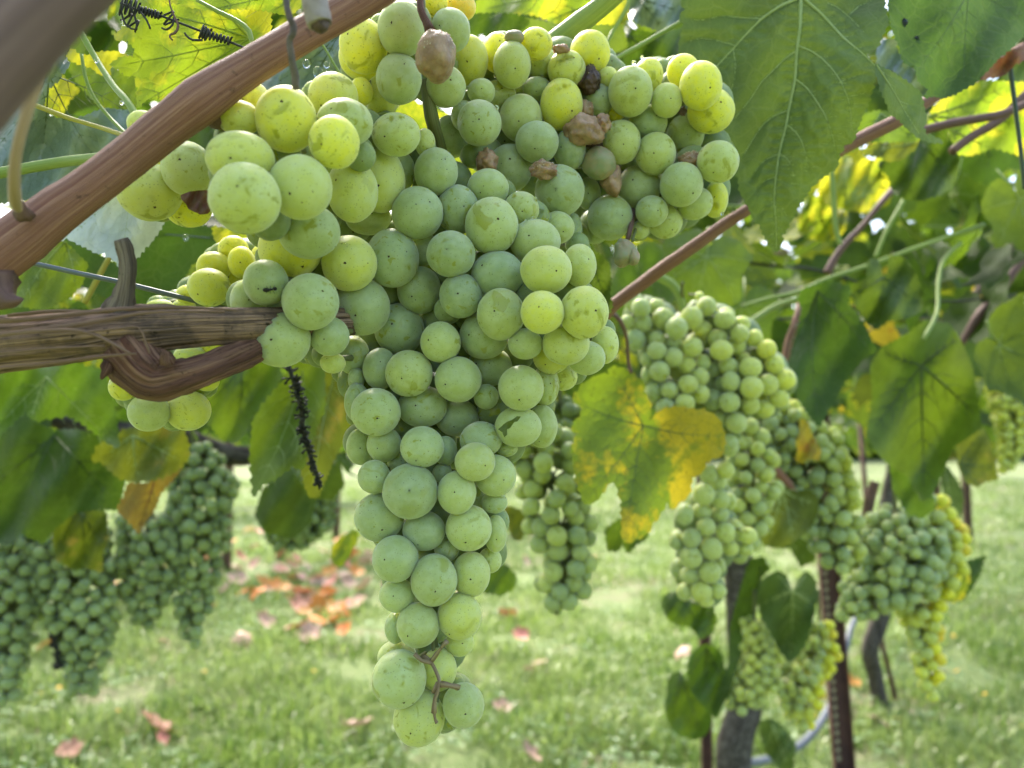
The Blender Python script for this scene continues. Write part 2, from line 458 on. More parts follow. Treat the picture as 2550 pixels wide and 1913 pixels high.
M_VEIN = plain('leaf_vein', (0.36, 0.44, 0.16), (0.30, 0.38, 0.12), scale=200, rough=0.5)
M_VEIN_Y = plain('yellow_leaf_vein', (0.32, 0.40, 0.07), scale=200, rough=0.5)
M_VEIN_D = plain('dark_leaf_vein', (0.10, 0.15, 0.04), rough=0.5)
M_VEIN_R = plain('dry_leaf_vein', (0.25, 0.11, 0.07), rough=0.7)
G1, G2 = (0.055, 0.105, 0.020), (0.115, 0.175, 0.050)
LM = {
    'under': leaf_material('leaf_underside_green', (0.105, 0.165, 0.045), (0.105, 0.165, 0.045), (0.085, 0.14, 0.012), 0.25, 0.6, cell=300, vein_mix=0.14, spec=0.25, bump=0.6),
    'dark': leaf_material('leaf_dark_green', (0.045, 0.085, 0.017), (0.072, 0.125, 0.026), (0.085, 0.15, 0.008), 0.40, 0.5, vein_mix=0.12, spec=0.25),
    'mid': leaf_material('leaf_mid_green', G1, (0.090, 0.155, 0.030), (0.19, 0.30, 0.012), 0.45, 0.45, vein_mix=0.14),
    'lime': leaf_material('leaf_thin_yellow_green', (0.17, 0.25, 0.025), (0.20, 0.28, 0.04), (0.33, 0.42, 0.018), 0.52, 0.5, vein=(0.32, 0.40, 0.06), vein_mix=0.3, mottle=(0.42, 0.40, 0.02), mottle_amt=0.25, mottle_scale=25),
    'olive': leaf_material('leaf_olive', (0.10, 0.13, 0.02), (0.12, 0.155, 0.03), (0.21, 0.25, 0.010), 0.45, 0.5, vein_mix=0.15, mottle=(0.24, 0.20, 0.03), mottle_amt=-0.15),
    'grey': leaf_material('leaf_wet_glaucous_sky_sheen', (0.19, 0.26, 0.19), (0.25, 0.32, 0.25), (0.10, 0.15, 0.05), 0.22, 0.28, cell=300, vein=(0.10, 0.15, 0.09), vein_mix=0.2, spec=0.9, bump=0.6),  # glaucous leaf, base lightened to paint in the sky's grazing reflection
    'pale': leaf_material('leaf_pale_sky_sheen', (0.55, 0.60, 0.58), (0.58, 0.63, 0.61), (0.30, 0.36, 0.26), 0.25, 0.3, cell=300, vein=(0.28, 0.33, 0.29), vein_mix=0.15, spec=0.9, bump=0.6),  # near-white base paints the reflected sky into the leaf colour
    'autumn': leaf_material('leaf_autumn_yellow_green', (0.19, 0.27, 0.02), (0.21, 0.28, 0.03), (0.30, 0.38, 0.01), 0.42, 0.55, vein=(0.09, 0.12, 0.02), vein_mix=0.35, mottle=(0.52, 0.40, 0.015), mottle_amt=0.26, mottle_scale=30, spots=0.64, bump=1.0),
    'yellow': leaf_material('leaf_yellow', (0.55, 0.40, 0.03), (0.53, 0.38, 0.05), (0.60, 0.42, 0.02), 0.45, 0.5, vein_mix=0.2, mottle=(0.35, 0.16, 0.02), mottle_amt=0.1),
    'brown': leaf_material('leaf_brown', (0.23, 0.14, 0.035), (0.22, 0.15, 0.05), (0.35, 0.20, 0.02), 0.4, 0.6, vein_mix=0.2),
    'dry': leaf_material('leaf_dry_dark_red', (0.12, 0.05, 0.03), (0.16, 0.07, 0.05), (0.18, 0.06, 0.02), 0.2, 0.6, vein_mix=0.2),
    'tree': leaf_material('tree_foliage', (0.05, 0.10, 0.02), (0.07, 0.13, 0.03), (0.14, 0.24, 0.02), 0.4, 0.9, cell=3, vein_mix=0.0, spec=0.03, bump=0.0),
    'red': leaf_material('fallen_leaf_red', (0.56, 0.24, 0.17), (0.62, 0.38, 0.30), (0.5, 0.15, 0.05), 0.15, 0.5, cell=120, vein_mix=0.1, vein=(0.6, 0.4, 0.3)),
    'orange': leaf_material('fallen_leaf_orange', (0.68, 0.24, 0.04), (0.62, 0.34, 0.18), (0.6, 0.25, 0.03), 0.15, 0.5, cell=120, vein_mix=0.1),
    'pink': leaf_material('fallen_leaf_pale', (0.64, 0.40, 0.31), (0.7, 0.52, 0.42), (0.5, 0.3, 0.2), 0.15, 0.45, cell=120, vein_mix=0.1),
}


def glass_material():
    g = N('clear_water')
    b = g.n('ShaderNodeBsdfPrincipled')
    b.inputs['Base Color'].default_value = (1, 1, 1, 1); b.inputs['Roughness'].default_value = 0.02
    b.inputs['Transmission Weight'].default_value = 1.0; b.inputs['IOR'].default_value = 1.33
    return g.end(b.outputs[0])


M_WATER = glass_material()

# ------------------------------------------------------------------ ground
g = N('lawn_soil')
tcv = g.n('ShaderNodeTexCoord').outputs['Object']
n1 = g.noise(tcv, 0.9, 4, 0.6); n2 = g.noise(tcv, 7, 5, 0.7); n3 = g.noise(tcv, 60, 3, 0.7)
c = g.mix(g.ramp(n2, 0.3, 0.7), (0.10, 0.155, 0.035), (0.19, 0.25, 0.08))
c = g.mix(g.math('MULTIPLY', g.ramp(g.math('ADD', g.math('MULTIPLY', n1, 0.6), g.math('MULTIPLY', n2, 0.4)), 0.50, 0.60), 0.85), c, (0.22, 0.165, 0.12))
c = g.mix(g.math('MULTIPLY', g.ramp(n3, 0.4, 0.7), 0.4), c, (0.22, 0.28, 0.10))
b = g.n('ShaderNodeBsdfPrincipled'); g.put(b.inputs['Base Color'], c); b.inputs['Roughness'].default_value = 0.9
g.put(b.inputs['Normal'], g.bump(n3, 0.8, 0.02))
M_GROUND = g.end(b.outputs[0])
nx, ny = 90, 90
gx = np.concatenate([np.linspace(-300, -14, 12), np.linspace(-12, 14, 66), np.linspace(16, 300, 12)])
gy = np.concatenate([np.linspace(-60, -1, 8), np.linspace(0, 22, 60), np.linspace(24, 700, 22)])


def gz(x, y):
    return 0.05 * math.sin(x * 0.9 + 1) * math.cos(y * 0.7) * (1 if y < 40 else 0) + 0.03 * noise.noise(Vector((x * 1.3, y * 1.3, 0)))


gv = [(x, y, gz(x, y)) for y in gy for x in gx]
gf = [(j * nx + i, j * nx + i + 1, (j + 1) * nx + i + 1, (j + 1) * nx + i) for j in range(ny - 1) for i in range(nx - 1)]
tag(link('ground', mesh('ground', gv, gf, mats=[M_GROUND])), kind='structure')
# pale gravel track far off on the right
g = N('pale_gravel'); tcv = g.n('ShaderNodeTexCoord').outputs['Object']
b = g.n('ShaderNodeBsdfPrincipled'); g.put(b.inputs['Base Color'], g.mix(g.noise(tcv, 8, 5, 0.7), (0.45, 0.43, 0.38), (0.62, 0.60, 0.55))); b.inputs['Roughness'].default_value = 0.9
M_GRAVEL = g.end(b.outputs[0])
rv, rf = [], []
for i in range(40):
    x = 26 + i * 3.0
    y = 26 - 0.04 * x + math.sin(i * 0.5) * 0.3
    rv += [(x, y, gz(x, y) + 0.10), (x, y + 9, 0.14)]
    if i: rf.append((2 * i - 2, 2 * i, 2 * i + 1, 2 * i - 1))
tag(link('gravel_path', mesh('gravel_path', rv, rf, mats=[M_GRAVEL])), kind='structure')

# grass: bent blades, denser near the viewer
def grass_material(name, lo, hi, tip):
    g = N(name)
    at = g.n('ShaderNodeAttribute', attribute_name='var')
    c = g.mix(at.outputs['Fac'], lo, hi)
    geo = g.n('ShaderNodeNewGeometry'); 
    n_ = g.noise(geo.outputs['Position'], 1.7, 3, 0.6)
    c = g.mix(g.math('MULTIPLY', g.ramp(n_, 0.42, 0.68), 0.6), c, tip)
    b = g.n('ShaderNodeBsdfPrincipled'); g.put(b.inputs['Base Color'], c); b.inputs['Roughness'].default_value = 0.3
    tr = g.n('ShaderNodeBsdfTranslucent'); g.put(tr.inputs[0], c)
    mx = g.n('ShaderNodeMixShader'); mx.inputs[0].default_value = 0.4
    g.t.links.new(b.outputs[0], mx.inputs[1]); g.t.links.new(tr.outputs[0], mx.inputs[2])
    return g.end(mx.outputs[0])


M_GRASS = grass_material('grass_blades', (0.105, 0.19, 0.025), (0.33, 0.45, 0.10), (0.42, 0.50, 0.20))
M_WEED = grass_material('weed_leaves', (0.13, 0.26, 0.09), (0.33, 0.48, 0.22), (0.40, 0.52, 0.26))


def grass_patch():
    n = 190000
    d = 2.0 * np.exp(NPR.random(n) ** 0.9 * math.log(22 / 2.0))
    a = (NPR.random(n) - 0.5) * 2 * 0.82; a = np.where(NPR.random(n) < .14, a * 1.6, a)
    x, y = d * a, d.copy()
    keep = np.array([noise.noise(Vector((x[i] * 2.1, y[i] * 2.1, 3.0))) for i in range(n)])
    m = keep > -0.22 + 0.13 * NPR.standard_normal(n)
    x, y, keep = x[m], y[m], keep[m]; n = len(x)
    z = np.array([gz(a_, b_) for a_, b_ in zip(x, y)])
    h = (0.020 + 0.065 * NPR.random(n) ** 2.4) * (1 + 0.9 * np.maximum(keep, -.6)) * (1 + 0.035 * y)
    wd = (0.0020 + 0.0034 * NPR.random(n) ** 2) * (1 + 0.10 * y)
    th = NPR.random(n) * 2 * np.pi; lean = NPR.random(n) ** 1.2 * 1.3
    dx, dy = np.cos(th), np.sin(th)
    sx, sy = -dy * wd, dx * wd
    v = np.zeros((n, 5, 3))
    v[:, 0] = np.stack([x - sx, y - sy, z], -1); v[:, 1] = np.stack([x + sx, y + sy, z], -1)
    mx_, my_ = x + dx * h * lean * 0.35, y + dy * h * lean * 0.35
    v[:, 2] = np.stack([mx_ - sx * .8, my_ - sy * .8, z + h * 0.6], -1); v[:, 3] = np.stack([mx_ + sx * .8, my_ + sy * .8, z + h * 0.6], -1)
    v[:, 4] = np.stack([x + dx * h * lean, y + dy * h * lean, z + h * (1.0 - 0.25 * lean)], -1)
    base = (np.arange(n) * 5)[:, None, None]
    t = base + np.array([[0, 1, 3], [0, 3, 2], [2, 3, 4]])[None]
    var = np.repeat(np.clip(0.42 + 0.6 * keep + 0.33 * NPR.standard_normal(n), 0, 1), 5)
    tag(link('grass', big_mesh('grass', v.reshape(-1, 3), t.reshape(-1, 3), [M_GRASS], var)), kind='stuff',
        label='short bright green grass covering the ground between the rows', cat='grass')
    # low broad weeds
    n = 9000
    d = 2.0 * np.exp(NPR.random(n) ** 1.1 * math.log(7 / 2.0)); a = (NPR.random(n) - 0.5) * 1.5
    x0, y0 = d * a, d
    V, T, C = [], [], []
    for i in range(n):
        if noise.noise(Vector((x0[i] * 1.4, y0[i] * 1.4, 9.0))) < 0.02: continue
        s = rnd.uniform(0.006, 0.018); hh = rnd.uniform(0.012, 0.05); z0 = gz(x0[i], y0[i]) + hh
        th = rnd.uniform(0, 6.28); k = rnd.random(); o = len(V)
        for q in range(3):
            aa = th + q * 2.1 + rnd.uniform(-.3, .3)
            ex, ey = math.cos(aa), math.sin(aa)
            o = len(V)
            V += [(x0[i], y0[i], z0 - 0.005), (x0[i] + (ex * .6 - ey * .5) * s, y0[i] + (ey * .6 + ex * .5) * s, z0 + rnd.uniform(-.2, .6) * s),
                  (x0[i] + ex * 1.3 * s, y0[i] + ey * 1.3 * s, z0 + rnd.uniform(-.3, .3) * s), (x0[i] + (ex * .6 + ey * .5) * s, y0[i] + (ey * .6 - ex * .5) * s, z0 + rnd.uniform(-.2, .6) * s)]
            T += [(o, o + 1, o + 2), (o, o + 2, o + 3)]; C += [k] * 4
    tag(link('clover', big_mesh('clover', V, T, [M_WEED], C)), kind='stuff',
        label='low broad leaved weeds and clover growing through the grass', cat='weeds')


grass_patch()

# ------------------------------------------------------------------ leaf shapes
def densify(poly, tooth, amp, seed=0):
    """serrated outline from a coarse one"""
    out = []
    r = random.Random(seed)
    n = len(poly)
    area = sum(poly[i][0] * poly[(i + 1) % n][1] - poly[(i + 1) % n][0] * poly[i][1] for i in range(n))
    sg = 1 if area > 0 else -1
    for i in range(n):
        a, b_ = Vector(poly[i]), Vector(poly[(i + 1) % n])
        e = b_ - a; L = e.length
        if L < 1e-9: continue
        k = max(1, round(L / tooth)); t = e / L; nr = Vector((t.y, -t.x)) * sg
        for j in range(k):
            p = a + e * (j / k)
            out.append(p)
            if amp and L / k > 0.4 * tooth:
                am = amp * r.uniform(0.5, 1.3)
                q = a + e * ((j + r.uniform(0.55, 0.75)) / k)
                out.append(q + nr * am)
                if L / k > 0.8 * tooth: out.append(a + e * ((j + 0.85) / k) + nr * am * 0.15)
    return [(p[0], p[1]) for p in out]


def fill_poly(poly, step, seed=0, extra=()):
    """triangulate the inside of an outline with a jittered grid"""
    arr = np.array(poly)
    x0, y0 = arr.min(0); x1, y1 = arr.max(0)
    rg = np.random.default_rng(seed + 3)
    xs = np.arange(x0 + step * .5, x1, step); ys = np.arange(y0 + step * .5, y1, step * 0.87)
    X, Y = np.meshgrid(xs, ys)
    X = X + (np.arange(len(ys)) % 2)[:, None] * step * .5
    X = (X + (rg.random(X.shape) - .5) * step * .35).ravel(); Y = (Y + (rg.random(Y.shape) - .5) * step * .35).ravel()
    # inside test and distance to outline
    ins = np.zeros(len(X), bool); dist = np.full(len(X), 1e9)
    n = len(arr)
    for i in range(n):
        ax, ay = arr[i]; bx, by = arr[(i + 1) % n]
        if ay != by:
            cr = (ay > Y) != (by > Y)
            ins ^= cr & (X < (bx - ax) * (Y - ay) / (by - ay) + ax)
        ex, ey = bx - ax, by - ay; L2 = ex * ex + ey * ey + 1e-12
        t = np.clip(((X - ax) * ex + (Y - ay) * ey) / L2, 0, 1)
        dist = np.minimum(dist, np.hypot(X - ax - t * ex, Y - ay - t * ey))
    m = ins & (dist > step * 0.35)
    pts = [Vector(p) for p in poly] + [Vector((a, b_)) for a, b_ in zip(X[m], Y[m])]
    res = delaunay_2d_cdt(pts, [], [list(range(n))], 1, 1e-6)
    v = np.array([(p.x, p.y) for p in res[0]])
    return v, [tuple(f) for f in res[2]]


def seg_dist(v, lines):
    d = np.full(len(v), 1e9)
    for ln in lines:
        for (ax, ay), (bx, by) in zip(ln[:-1], ln[1:]):
            ex, ey = bx - ax, by - ay; L2 = ex * ex + ey * ey + 1e-12
            t = np.clip(((v[:, 0] - ax) * ex + (v[:, 1] - ay) * ey) / L2, 0, 1)
            d = np.minimum(d, np.hypot(v[:, 0] - ax - t * ex, v[:, 1] - ay - t * ey))
    return d


def unit_leaf(seed, step=0.085, wide=1.0, teeth=True):
    """a whole vine leaf, stalk end at the origin, tip at (0,-1), about 1.5 wide; returns outline and veins"""
    r = random.Random(seed)
    prof = [(0, 1.0), (9, .84), (20, .73), (30, .70), (40, .82), (50, .90), (58, .78), (70, .66), (82, .62), (96, .70), (108, .72), (122, .62), (140, .56), (156, .50), (168, .34), (177, .10)]
    pts = []
    for sgn in (1, -1):
        side = []
        for a, q in prof:
            if sgn == -1 and a == 0: continue
            q2 = q * (1 + r.uniform(-.06, .06)); a2 = math.radians(a + (r.uniform(-3, 3) if 0 < a < 170 else 0))
            side.append((sgn * math.sin(a2) * q2 * wide, -math.cos(a2) * q2))
        pts += side if sgn == 1 else side[::-1]
    out = densify(pts, 0.085, 0.028 if teeth else 0.0, seed)
    veins = []
    for a, L in ((0, .96), (50, .85), (-50, .85), (108, .66), (-108, .66)):
        ar = math.radians(a); cs = [(math.sin(ar * (1 - .10 * t)) * L * t * wide, -math.cos(ar * (1 - .10 * t)) * L * t) for t in (0, .2, .4, .6, .8, 1)]
        veins.append((cs, 0.011))
        if L > .8:
            for t in (.22, .42, .62):
                for sg in (1, -1):
                    bx, by = math.sin(ar) * L * t * wide, -math.cos(ar) * L * t
                    a3 = ar + sg * math.radians(42)
                    l3 = L * (.36 if a == 0 else .26) * (1 - t * .6)
                    veins.append(([(bx, by), (bx + math.sin(a3) * l3 * .55 * wide, by - math.cos(a3) * l3 * .5), (bx + math.sin(a3 - sg * .25) * l3 * wide, by - math.cos(a3 - sg * .25) * l3)], 0.006))
    return out, veins


def unit_z(x, y, seed, cup):
    r = np.hypot(x, y)
    s = seed * 1.7
    return cup * (0.30 * x * x + 0.22 * y * y) + 0.05 * np.sin(5 * x + s) * r + 0.06 * np.sin(4 * y + s * 2) * r + 0.03 * np.sin(11 * x + 3 * s) * np.cos(9 * y)


def unit_leaf_mesh(seed, leafmat, veinmat, step=0.085, cup=0.6):
    out, veins = unit_leaf(seed, step, wide=random.Random(seed).uniform(.92, 1.08))
    v2, f = fill_poly(out, step, seed)
    vd = np.clip(seg_dist(v2, [a for a, _ in veins if _ > .01]) / 0.2, 0, 1)
    z = unit_z(v2[:, 0], v2[:, 1], seed, cup) + 0.03 * (1 - np.exp(-seg_dist(v2, [a for a, _ in veins]) / 0.05))
    V = [(a, b_, c_) for (a, b_), c_ in zip(v2, z)]
    F_ = list(f); mi = [0] * len(f); vdl = list(vd)
    for ln, rr in veins:
        pp = []
        for x, y in ln:
            zz = float(unit_z(np.array([x]), np.array([y]), seed, cup)[0]); pp.append((x, y, zz))
        tv, tf, _ = tube_data(pp, [rr * (1 - .75 * i / (len(pp) - 1)) for i in range(len(pp))], 4, cap=False)
        o = len(V); V += [tuple(p) for p in tv]; F_ += [tuple(i + o for i in q) for q in tf]; mi += [1] * len(tf); vdl += [0] * len(tv)
    # stalk
    sv, sf, _ = tube_data([(0, 0, 0), (0.02, .3, .08), (0.05, .62, .26)], [.014, .013, .017], 6)
    o = len(V); V += [tuple(p) for p in sv]; F_ += [tuple(i + o for i in q) for q in sf]; mi += [1] * len(sf); vdl += [0] * len(sv)
    return mesh('leaf', V, F_, mats=[leafmat, veinmat], midx=mi, attrs={'vd': vdl})


def traced_leaf(name, label, outline, d, mat, veinmat=M_VEIN, g=(0, 0), veins=(), tooth=14, amp=5, step=14, relief=0.0009,
                wave=0.004, cup=0.0, seed=1, vw=3.0, cat='leaf', group=None, petiole=None):
    """one leaf of the photograph at its own distance, tilt and curl"""
    out = densify(outline, tooth, amp, seed)
    v2, f = fill_poly(out, step, seed)
    cx, cy = np.mean([p[0] for p in outline]), np.mean([p[1] for p in outline])
    sz = max(max(p[0] for p in outline) - min(p[0] for p in outline), max(p[1] for p in outline) - min(p[1] for p in outline))

    def depth(x, y, vdist=None):
        u, w_ = (x - cx) / 1000.0, (y - cy) / 1000.0
        q = d * (1 + g[0] * u + g[1] * w_)
        ph = seed * 1.3
        q = q + wave * (np.sin(x / sz * 7 + ph) * np.cos(y / sz * 5 + ph * 2) + 0.5 * np.sin(x / sz * 15 + y / sz * 9 + ph))
        q = q + cup * (((x - cx) / sz) ** 2 + ((y - cy) / sz) ** 2) * 4
        if vdist is not None:
            q = q + relief * (np.exp(-vdist / (sz * 0.03)) )
        return q
    lines = [ln for ln, _ in veins]
    vdist = seg_dist(v2, lines) if lines else np.full(len(v2), sz)
    dd = depth(v2[:, 0], v2[:, 1], vdist)
    main = [ln for ln, q in veins if q >= 0.8]
    vd = np.clip(seg_dist(v2, main) / (sz * 0.14), 0, 1) if main else np.full(len(v2), 0.5)
    if seed == 33: vd = vd * .4 + np.clip((v2[:, 0] - 1610) / 150.0, -.5, 1) * 1.6    # its right half has turned yellow
    W = Pn(v2[:, 0], v2[:, 1], dd)
    c0 = P(float(cx), float(cy), float(depth(np.array(cx), np.array(cy))))
    root = empty(name, c0)
    tag(root, label, cat, group)
    me = mesh('blade', W, f, mats=[mat], attrs={'vd': vd})
    child('blade', me, root)
    if veins:
        parts = []
        for ln, q in veins:
            px = np.array([p[0] for p in ln], float); py = np.array([p[1] for p in ln], float)
            # resample
            k = 5
            xs, ys = [], []
            for i in range(len(px) - 1):
                for j in range(k):
                    xs.append(px[i] + (px[i + 1] - px[i]) * j / k); ys.append(py[i] + (py[i + 1] - py[i]) * j / k)
            xs.append(px[-1]); ys.append(py[-1]); xs, ys = np.array(xs), np.array(ys)
            if len(xs) > 12:
                kk = np.ones(3) / 3
                xs[1:-1] = np.convolve(xs, kk, 'valid'); ys[1:-1] = np.convolve(ys, kk, 'valid')
            dz = depth(xs, ys, np.zeros_like(xs)) - 0.0001
            pts = Pn(xs, ys, dz)
            n_ = len(xs)
            parts.append(tube_data(pts, [vw * q * d / F * (1 - .72 * i / (n_ - 1)) for i in range(n_)], 6, cap=False))
        vv, ff, uu = merge(parts)
        child('veins', mesh('veins', vv, ff, mats=[veinmat]), root)
    if petiole:
        pl, w_ = petiole
        tube('leaf_stalk', [P(*p) for p in pl], [w_ * p[2] / F / 2 for p in pl], M_GREENSTEM, 8, parent=root, step=0.005)
    return root


def auto_veins(j, tips, ns=4, seed=0, spread=0.75):
    """primary veins from junction j to the lobe tips, with curved side veins"""
    r = random.Random(seed); out = []
    for ti, t in enumerate(tips):
        dx, dy = t[0] - j[0], t[1] - j[1]
        L = math.hypot(dx, dy)
        nxn, nyn = -dy / L, dx / L
        bend = r.uniform(-.05, .05) * L
        ln = [(j[0] + dx * s + nxn * bend * math.sin(math.pi * s), j[1] + dy * s + nyn * bend * math.sin(math.pi * s)) for s in (0, .15, .3, .45, .6, .75, .95)]
        out.append((ln, 1.0))
        for k in range(ns):
            s = 0.18 + 0.62 * k / max(1, ns - 1) + r.uniform(-.03, .03)
            for sg in (1, -1):
                l3 = L * (.38 - .26 * s) * r.uniform(.8, 1.1)
                bx, by = j[0] + dx * s + nxn * bend * math.sin(math.pi * s), j[1] + dy * s + nyn * bend * math.sin(math.pi * s)
                ux, uy = dx / L, dy / L
                out.append(([(bx, by), (bx + (ux * .6 + sg * nxn * spread) * l3 * .5, by + (uy * .6 + sg * nyn * spread) * l3 * .5),
                             (bx + (ux * .85 + sg * nxn * spread * .8) * l3, by + (uy * .85 + sg * nyn * spread * .8) * l3)], .45))
    return out


# ------------------------------------------------------------------ grapes
def grape_mesh(seed, seg=36, rings=22, dot=True, far=False):
    r = random.Random(seed)
    v, f = [], []
    # direction of the stigma scar: towards the front half, mostly downwards
    for i in range(rings + 1):
        th = math.pi * i / rings
        for k in range(seg):
            ph = 2 * math.pi * k / seg
            v.append((math.sin(th) * math.cos(ph), math.sin(th) * math.sin(ph), math.cos(th)))
    for i in range(rings):
        for k in range(seg):
            a, b_ = i * seg + k, i * seg + (k + 1) % seg
            if i == 0: f.append((a, a + seg, b_ + seg))
            elif i == rings - 1: f.append((a, a + seg, b_))
            else: f.append((a, a + seg, b_ + seg, b_))
    sd = Vector((r.uniform(-.65, .65), r.uniform(-.85, .35), 1)).normalized()
    V = []
    for p in v:
        q = Vector(p)
        k = 1 + 0.022 * noise.noise(q * 1.3 + Vector((seed * 3.1, 0, 0))) + 0.008 * noise.noise(q * 3 + Vector((0, seed * 2.0, 0)))
        dd = (q - sd).length
        k -= 0.03 * math.exp(-(dd / 0.10) ** 2)
        V.append(q * k)
    mi = [0] * len(f)
    if dot:
        u = sd.orthogonal().normalized(); w_ = sd.cross(u)
        o = len(V); c_ = len(V); V.append(sd * 0.988)
        ns = 7
        for k in range(ns):
            a = 2 * math.pi * k / ns; rr = 0.044 * r.uniform(.6, 1.35)
            V.append((sd + (u * math.cos(a) + w_ * math.sin(a)) * rr).normalized() * 0.985)
        for k in range(ns):
            f.append((c_, c_ + 1 + k, c_ + 1 + (k + 1) % ns)); mi.append(1)
    return mesh('grape', V, f, mats=[M_GRAPE_FAR if far else M_GRAPE, M_DOT], midx=mi)


GM = [grape_mesh(i) for i in range(16)]
GMF = [grape_mesh(50 + i, 20, 12, far=True) for i in range(6)]


def tone_color(t, r):  # yellow and dark ends also paint backlight and shade into the skin colour
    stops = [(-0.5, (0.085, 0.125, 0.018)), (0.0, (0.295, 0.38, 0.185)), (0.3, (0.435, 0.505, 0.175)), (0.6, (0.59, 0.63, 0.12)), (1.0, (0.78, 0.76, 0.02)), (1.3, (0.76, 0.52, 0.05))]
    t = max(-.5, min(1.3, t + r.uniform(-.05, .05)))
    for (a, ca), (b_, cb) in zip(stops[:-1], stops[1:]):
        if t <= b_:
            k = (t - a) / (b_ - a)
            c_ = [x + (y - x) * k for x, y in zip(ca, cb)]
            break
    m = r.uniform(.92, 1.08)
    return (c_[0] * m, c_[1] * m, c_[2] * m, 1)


ANCH = [(640, 450, .215), (850, 350, .232), (700, 800, .250), (980, 560, .285), (1250, 550, .285), (1400, 740, .262),
        (1200, 620, .275), (1050, 950, .283), (1050, 1200, .275), (1050, 1600, .275), (1000, 1750, .27), (1000, 120, .262), (930, 250, .262),
        (1250, 150, .310), (1400, 250, .325), (1600, 400, .335), (1750, 250, .325), (1300, 330, .315), (1500, 520, .34), (1100, 200, .29)]


def d_base(x, y):
    s = t = 0
    for ax, ay, ad in ANCH:
        q = 1.0 / (((x - ax) ** 2 + (y - ay) ** 2) + 400) ** 1.5
        s += q * ad; t += q
    return s / t


PLACED = []      # (centre, radius) of every near grape


def solve(listing, mates, dfun=d_base):
    """give every traced grape a distance at which it touches, but does not enter, those in front of it"""
    out = []
    for (px, py, rx, ry, layer, tone) in sorted(listing, key=lambda e: e[4]):
        rp = (rx + ry) / 2
        d = dfun(px, py) + layer * 0.0035
        for _ in range(60):
            c_ = P(px, py, d); R = rp * d / F
            hit = False
            for (c2, R2) in mates:
                if (c_ - c2).length < 0.90 * (R + R2):
                    hit = True; break
            if not hit: break
            d += 0.0012
        R = rp * d / F
        mates.append((c_, R))
        out.append((px, py, rx, ry, d, tone, c_, R))
    return out


def put_grape(root, px, py, rx, ry, d, tone, r, meshes=GM, name='grape'):
    o = bpy.data.objects.new(name, r.choice(meshes))
    COL.objects.link(o); o.parent = root
    o.matrix_parent_inverse = Matrix.Translation(root.location).inverted()
    k = d / F
    # face towards the viewer with a small random turn
    rot = RC @ Matrix.Rotation(r.uniform(-.25, .25), 3, 'X') @ Matrix.Rotation(r.uniform(-.25, .25), 3, 'Y')
    o.matrix_world = Matrix.Translation(P(px, py, d)) @ rot.to_4x4() @ Matrix.Diagonal((rx * k, ry * k, (rx + ry) / 2 * k, 1))
    o.matrix_basis = Matrix.Translation(P(px, py, d)) @ rot.to_4x4() @ Matrix.Diagonal((rx * k, ry * k, (rx + ry) / 2 * k, 1))
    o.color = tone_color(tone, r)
    return o


def parse(txt):
    out = []
    cur = None
    for tok in txt.replace('\n', ' ').split(';'):
        tok = tok.strip()
        if not tok: continue
        if tok[0].isalpha():
            cur, tok = tok[0], tok[1:]
        n_ = [float(q) for q in tok.split(',')]
        ox, oy, s = CR[cur]
        out.append((ox + n_[0] / s, oy + n_[1] / s, n_[2] / s, n_[3] / s, n_[4], n_[5]))
    return out


TOP = parse('''A 1730,250,208,230,1,.18; 1400,400,205,228,2,.9; 1390,500,200,188,3,1; 1705,680,197,215,1,.12; 1560,830,150,180,3,.6;
1380,790,100,120,4,1; 1420,940,80,80,5,1; 1800,30,90,90,5,1.1; 1960,40,90,90,5,1.1; B 35,750,172,175,2,.35; 75,262,172,183,1,.15;
150,60,145,125,3,1.25; -60,30,110,110,4,1.1''')
UPPER = parse('''B 235,520,165,210,2,.75; 475,455,130,175,3,1; 605,560,162,195,2,.5; 870,560,135,145,3,.25;
808,380,147,135,3,.95; 1075,600,163,160,1,.62; 1275,455,175,185,2,.95; 1030,900,185,218,0,.92; 490,820,150,125,2,.4; 340,790,120,110,3,.2;
820,770,125,105,3,.1; 680,790,75,75,4,.1; 325,1060,190,195,0,.15; 190,1000,110,130,1,.15; 680,1020,185,205,1,.4; 820,1225,188,178,0,.12;
585,1450,195,205,0,.12; 1100,1290,140,175,2,.0; 80,1180,170,180,4,0; 1345,870,130,145,2,.05; 1430,670,90,90,3,.5;
1625,790,190,212,1,.42; 1780,650,125,150,2,.8; 1935,865,133,148,1,.4; 2075,610,140,140,2,.9; 1490,985,80,60,4,1;
C 1190,-90,180,205,0,1.0; 1280,130,200,188,1,.95; 735,230,170,150,2,.02; 1060,330,160,175,2,.05; 500,395,172,188,0,.35; 805,495,172,180,0,.35;
1340,565,180,180,1,.42; 660,785,190,190,0,.2; 1025,760,185,190,0,.25; 900,800,130,130,2,.4; 1130,920,165,145,2,.3; 1320,890,105,155,3,.8;
770,990,140,135,1,.15; 885,1080,150,145,2,.35; 410,1045,195,195,0,.1; 280,1120,140,150,2,.05; E 1360,125,213,222,0,.12; 1610,150,105,145,2,0;
C 670,1150,80,80,3,.3; 580,600,80,80,3,.1; B 370,1330,160,160,2,.05''')
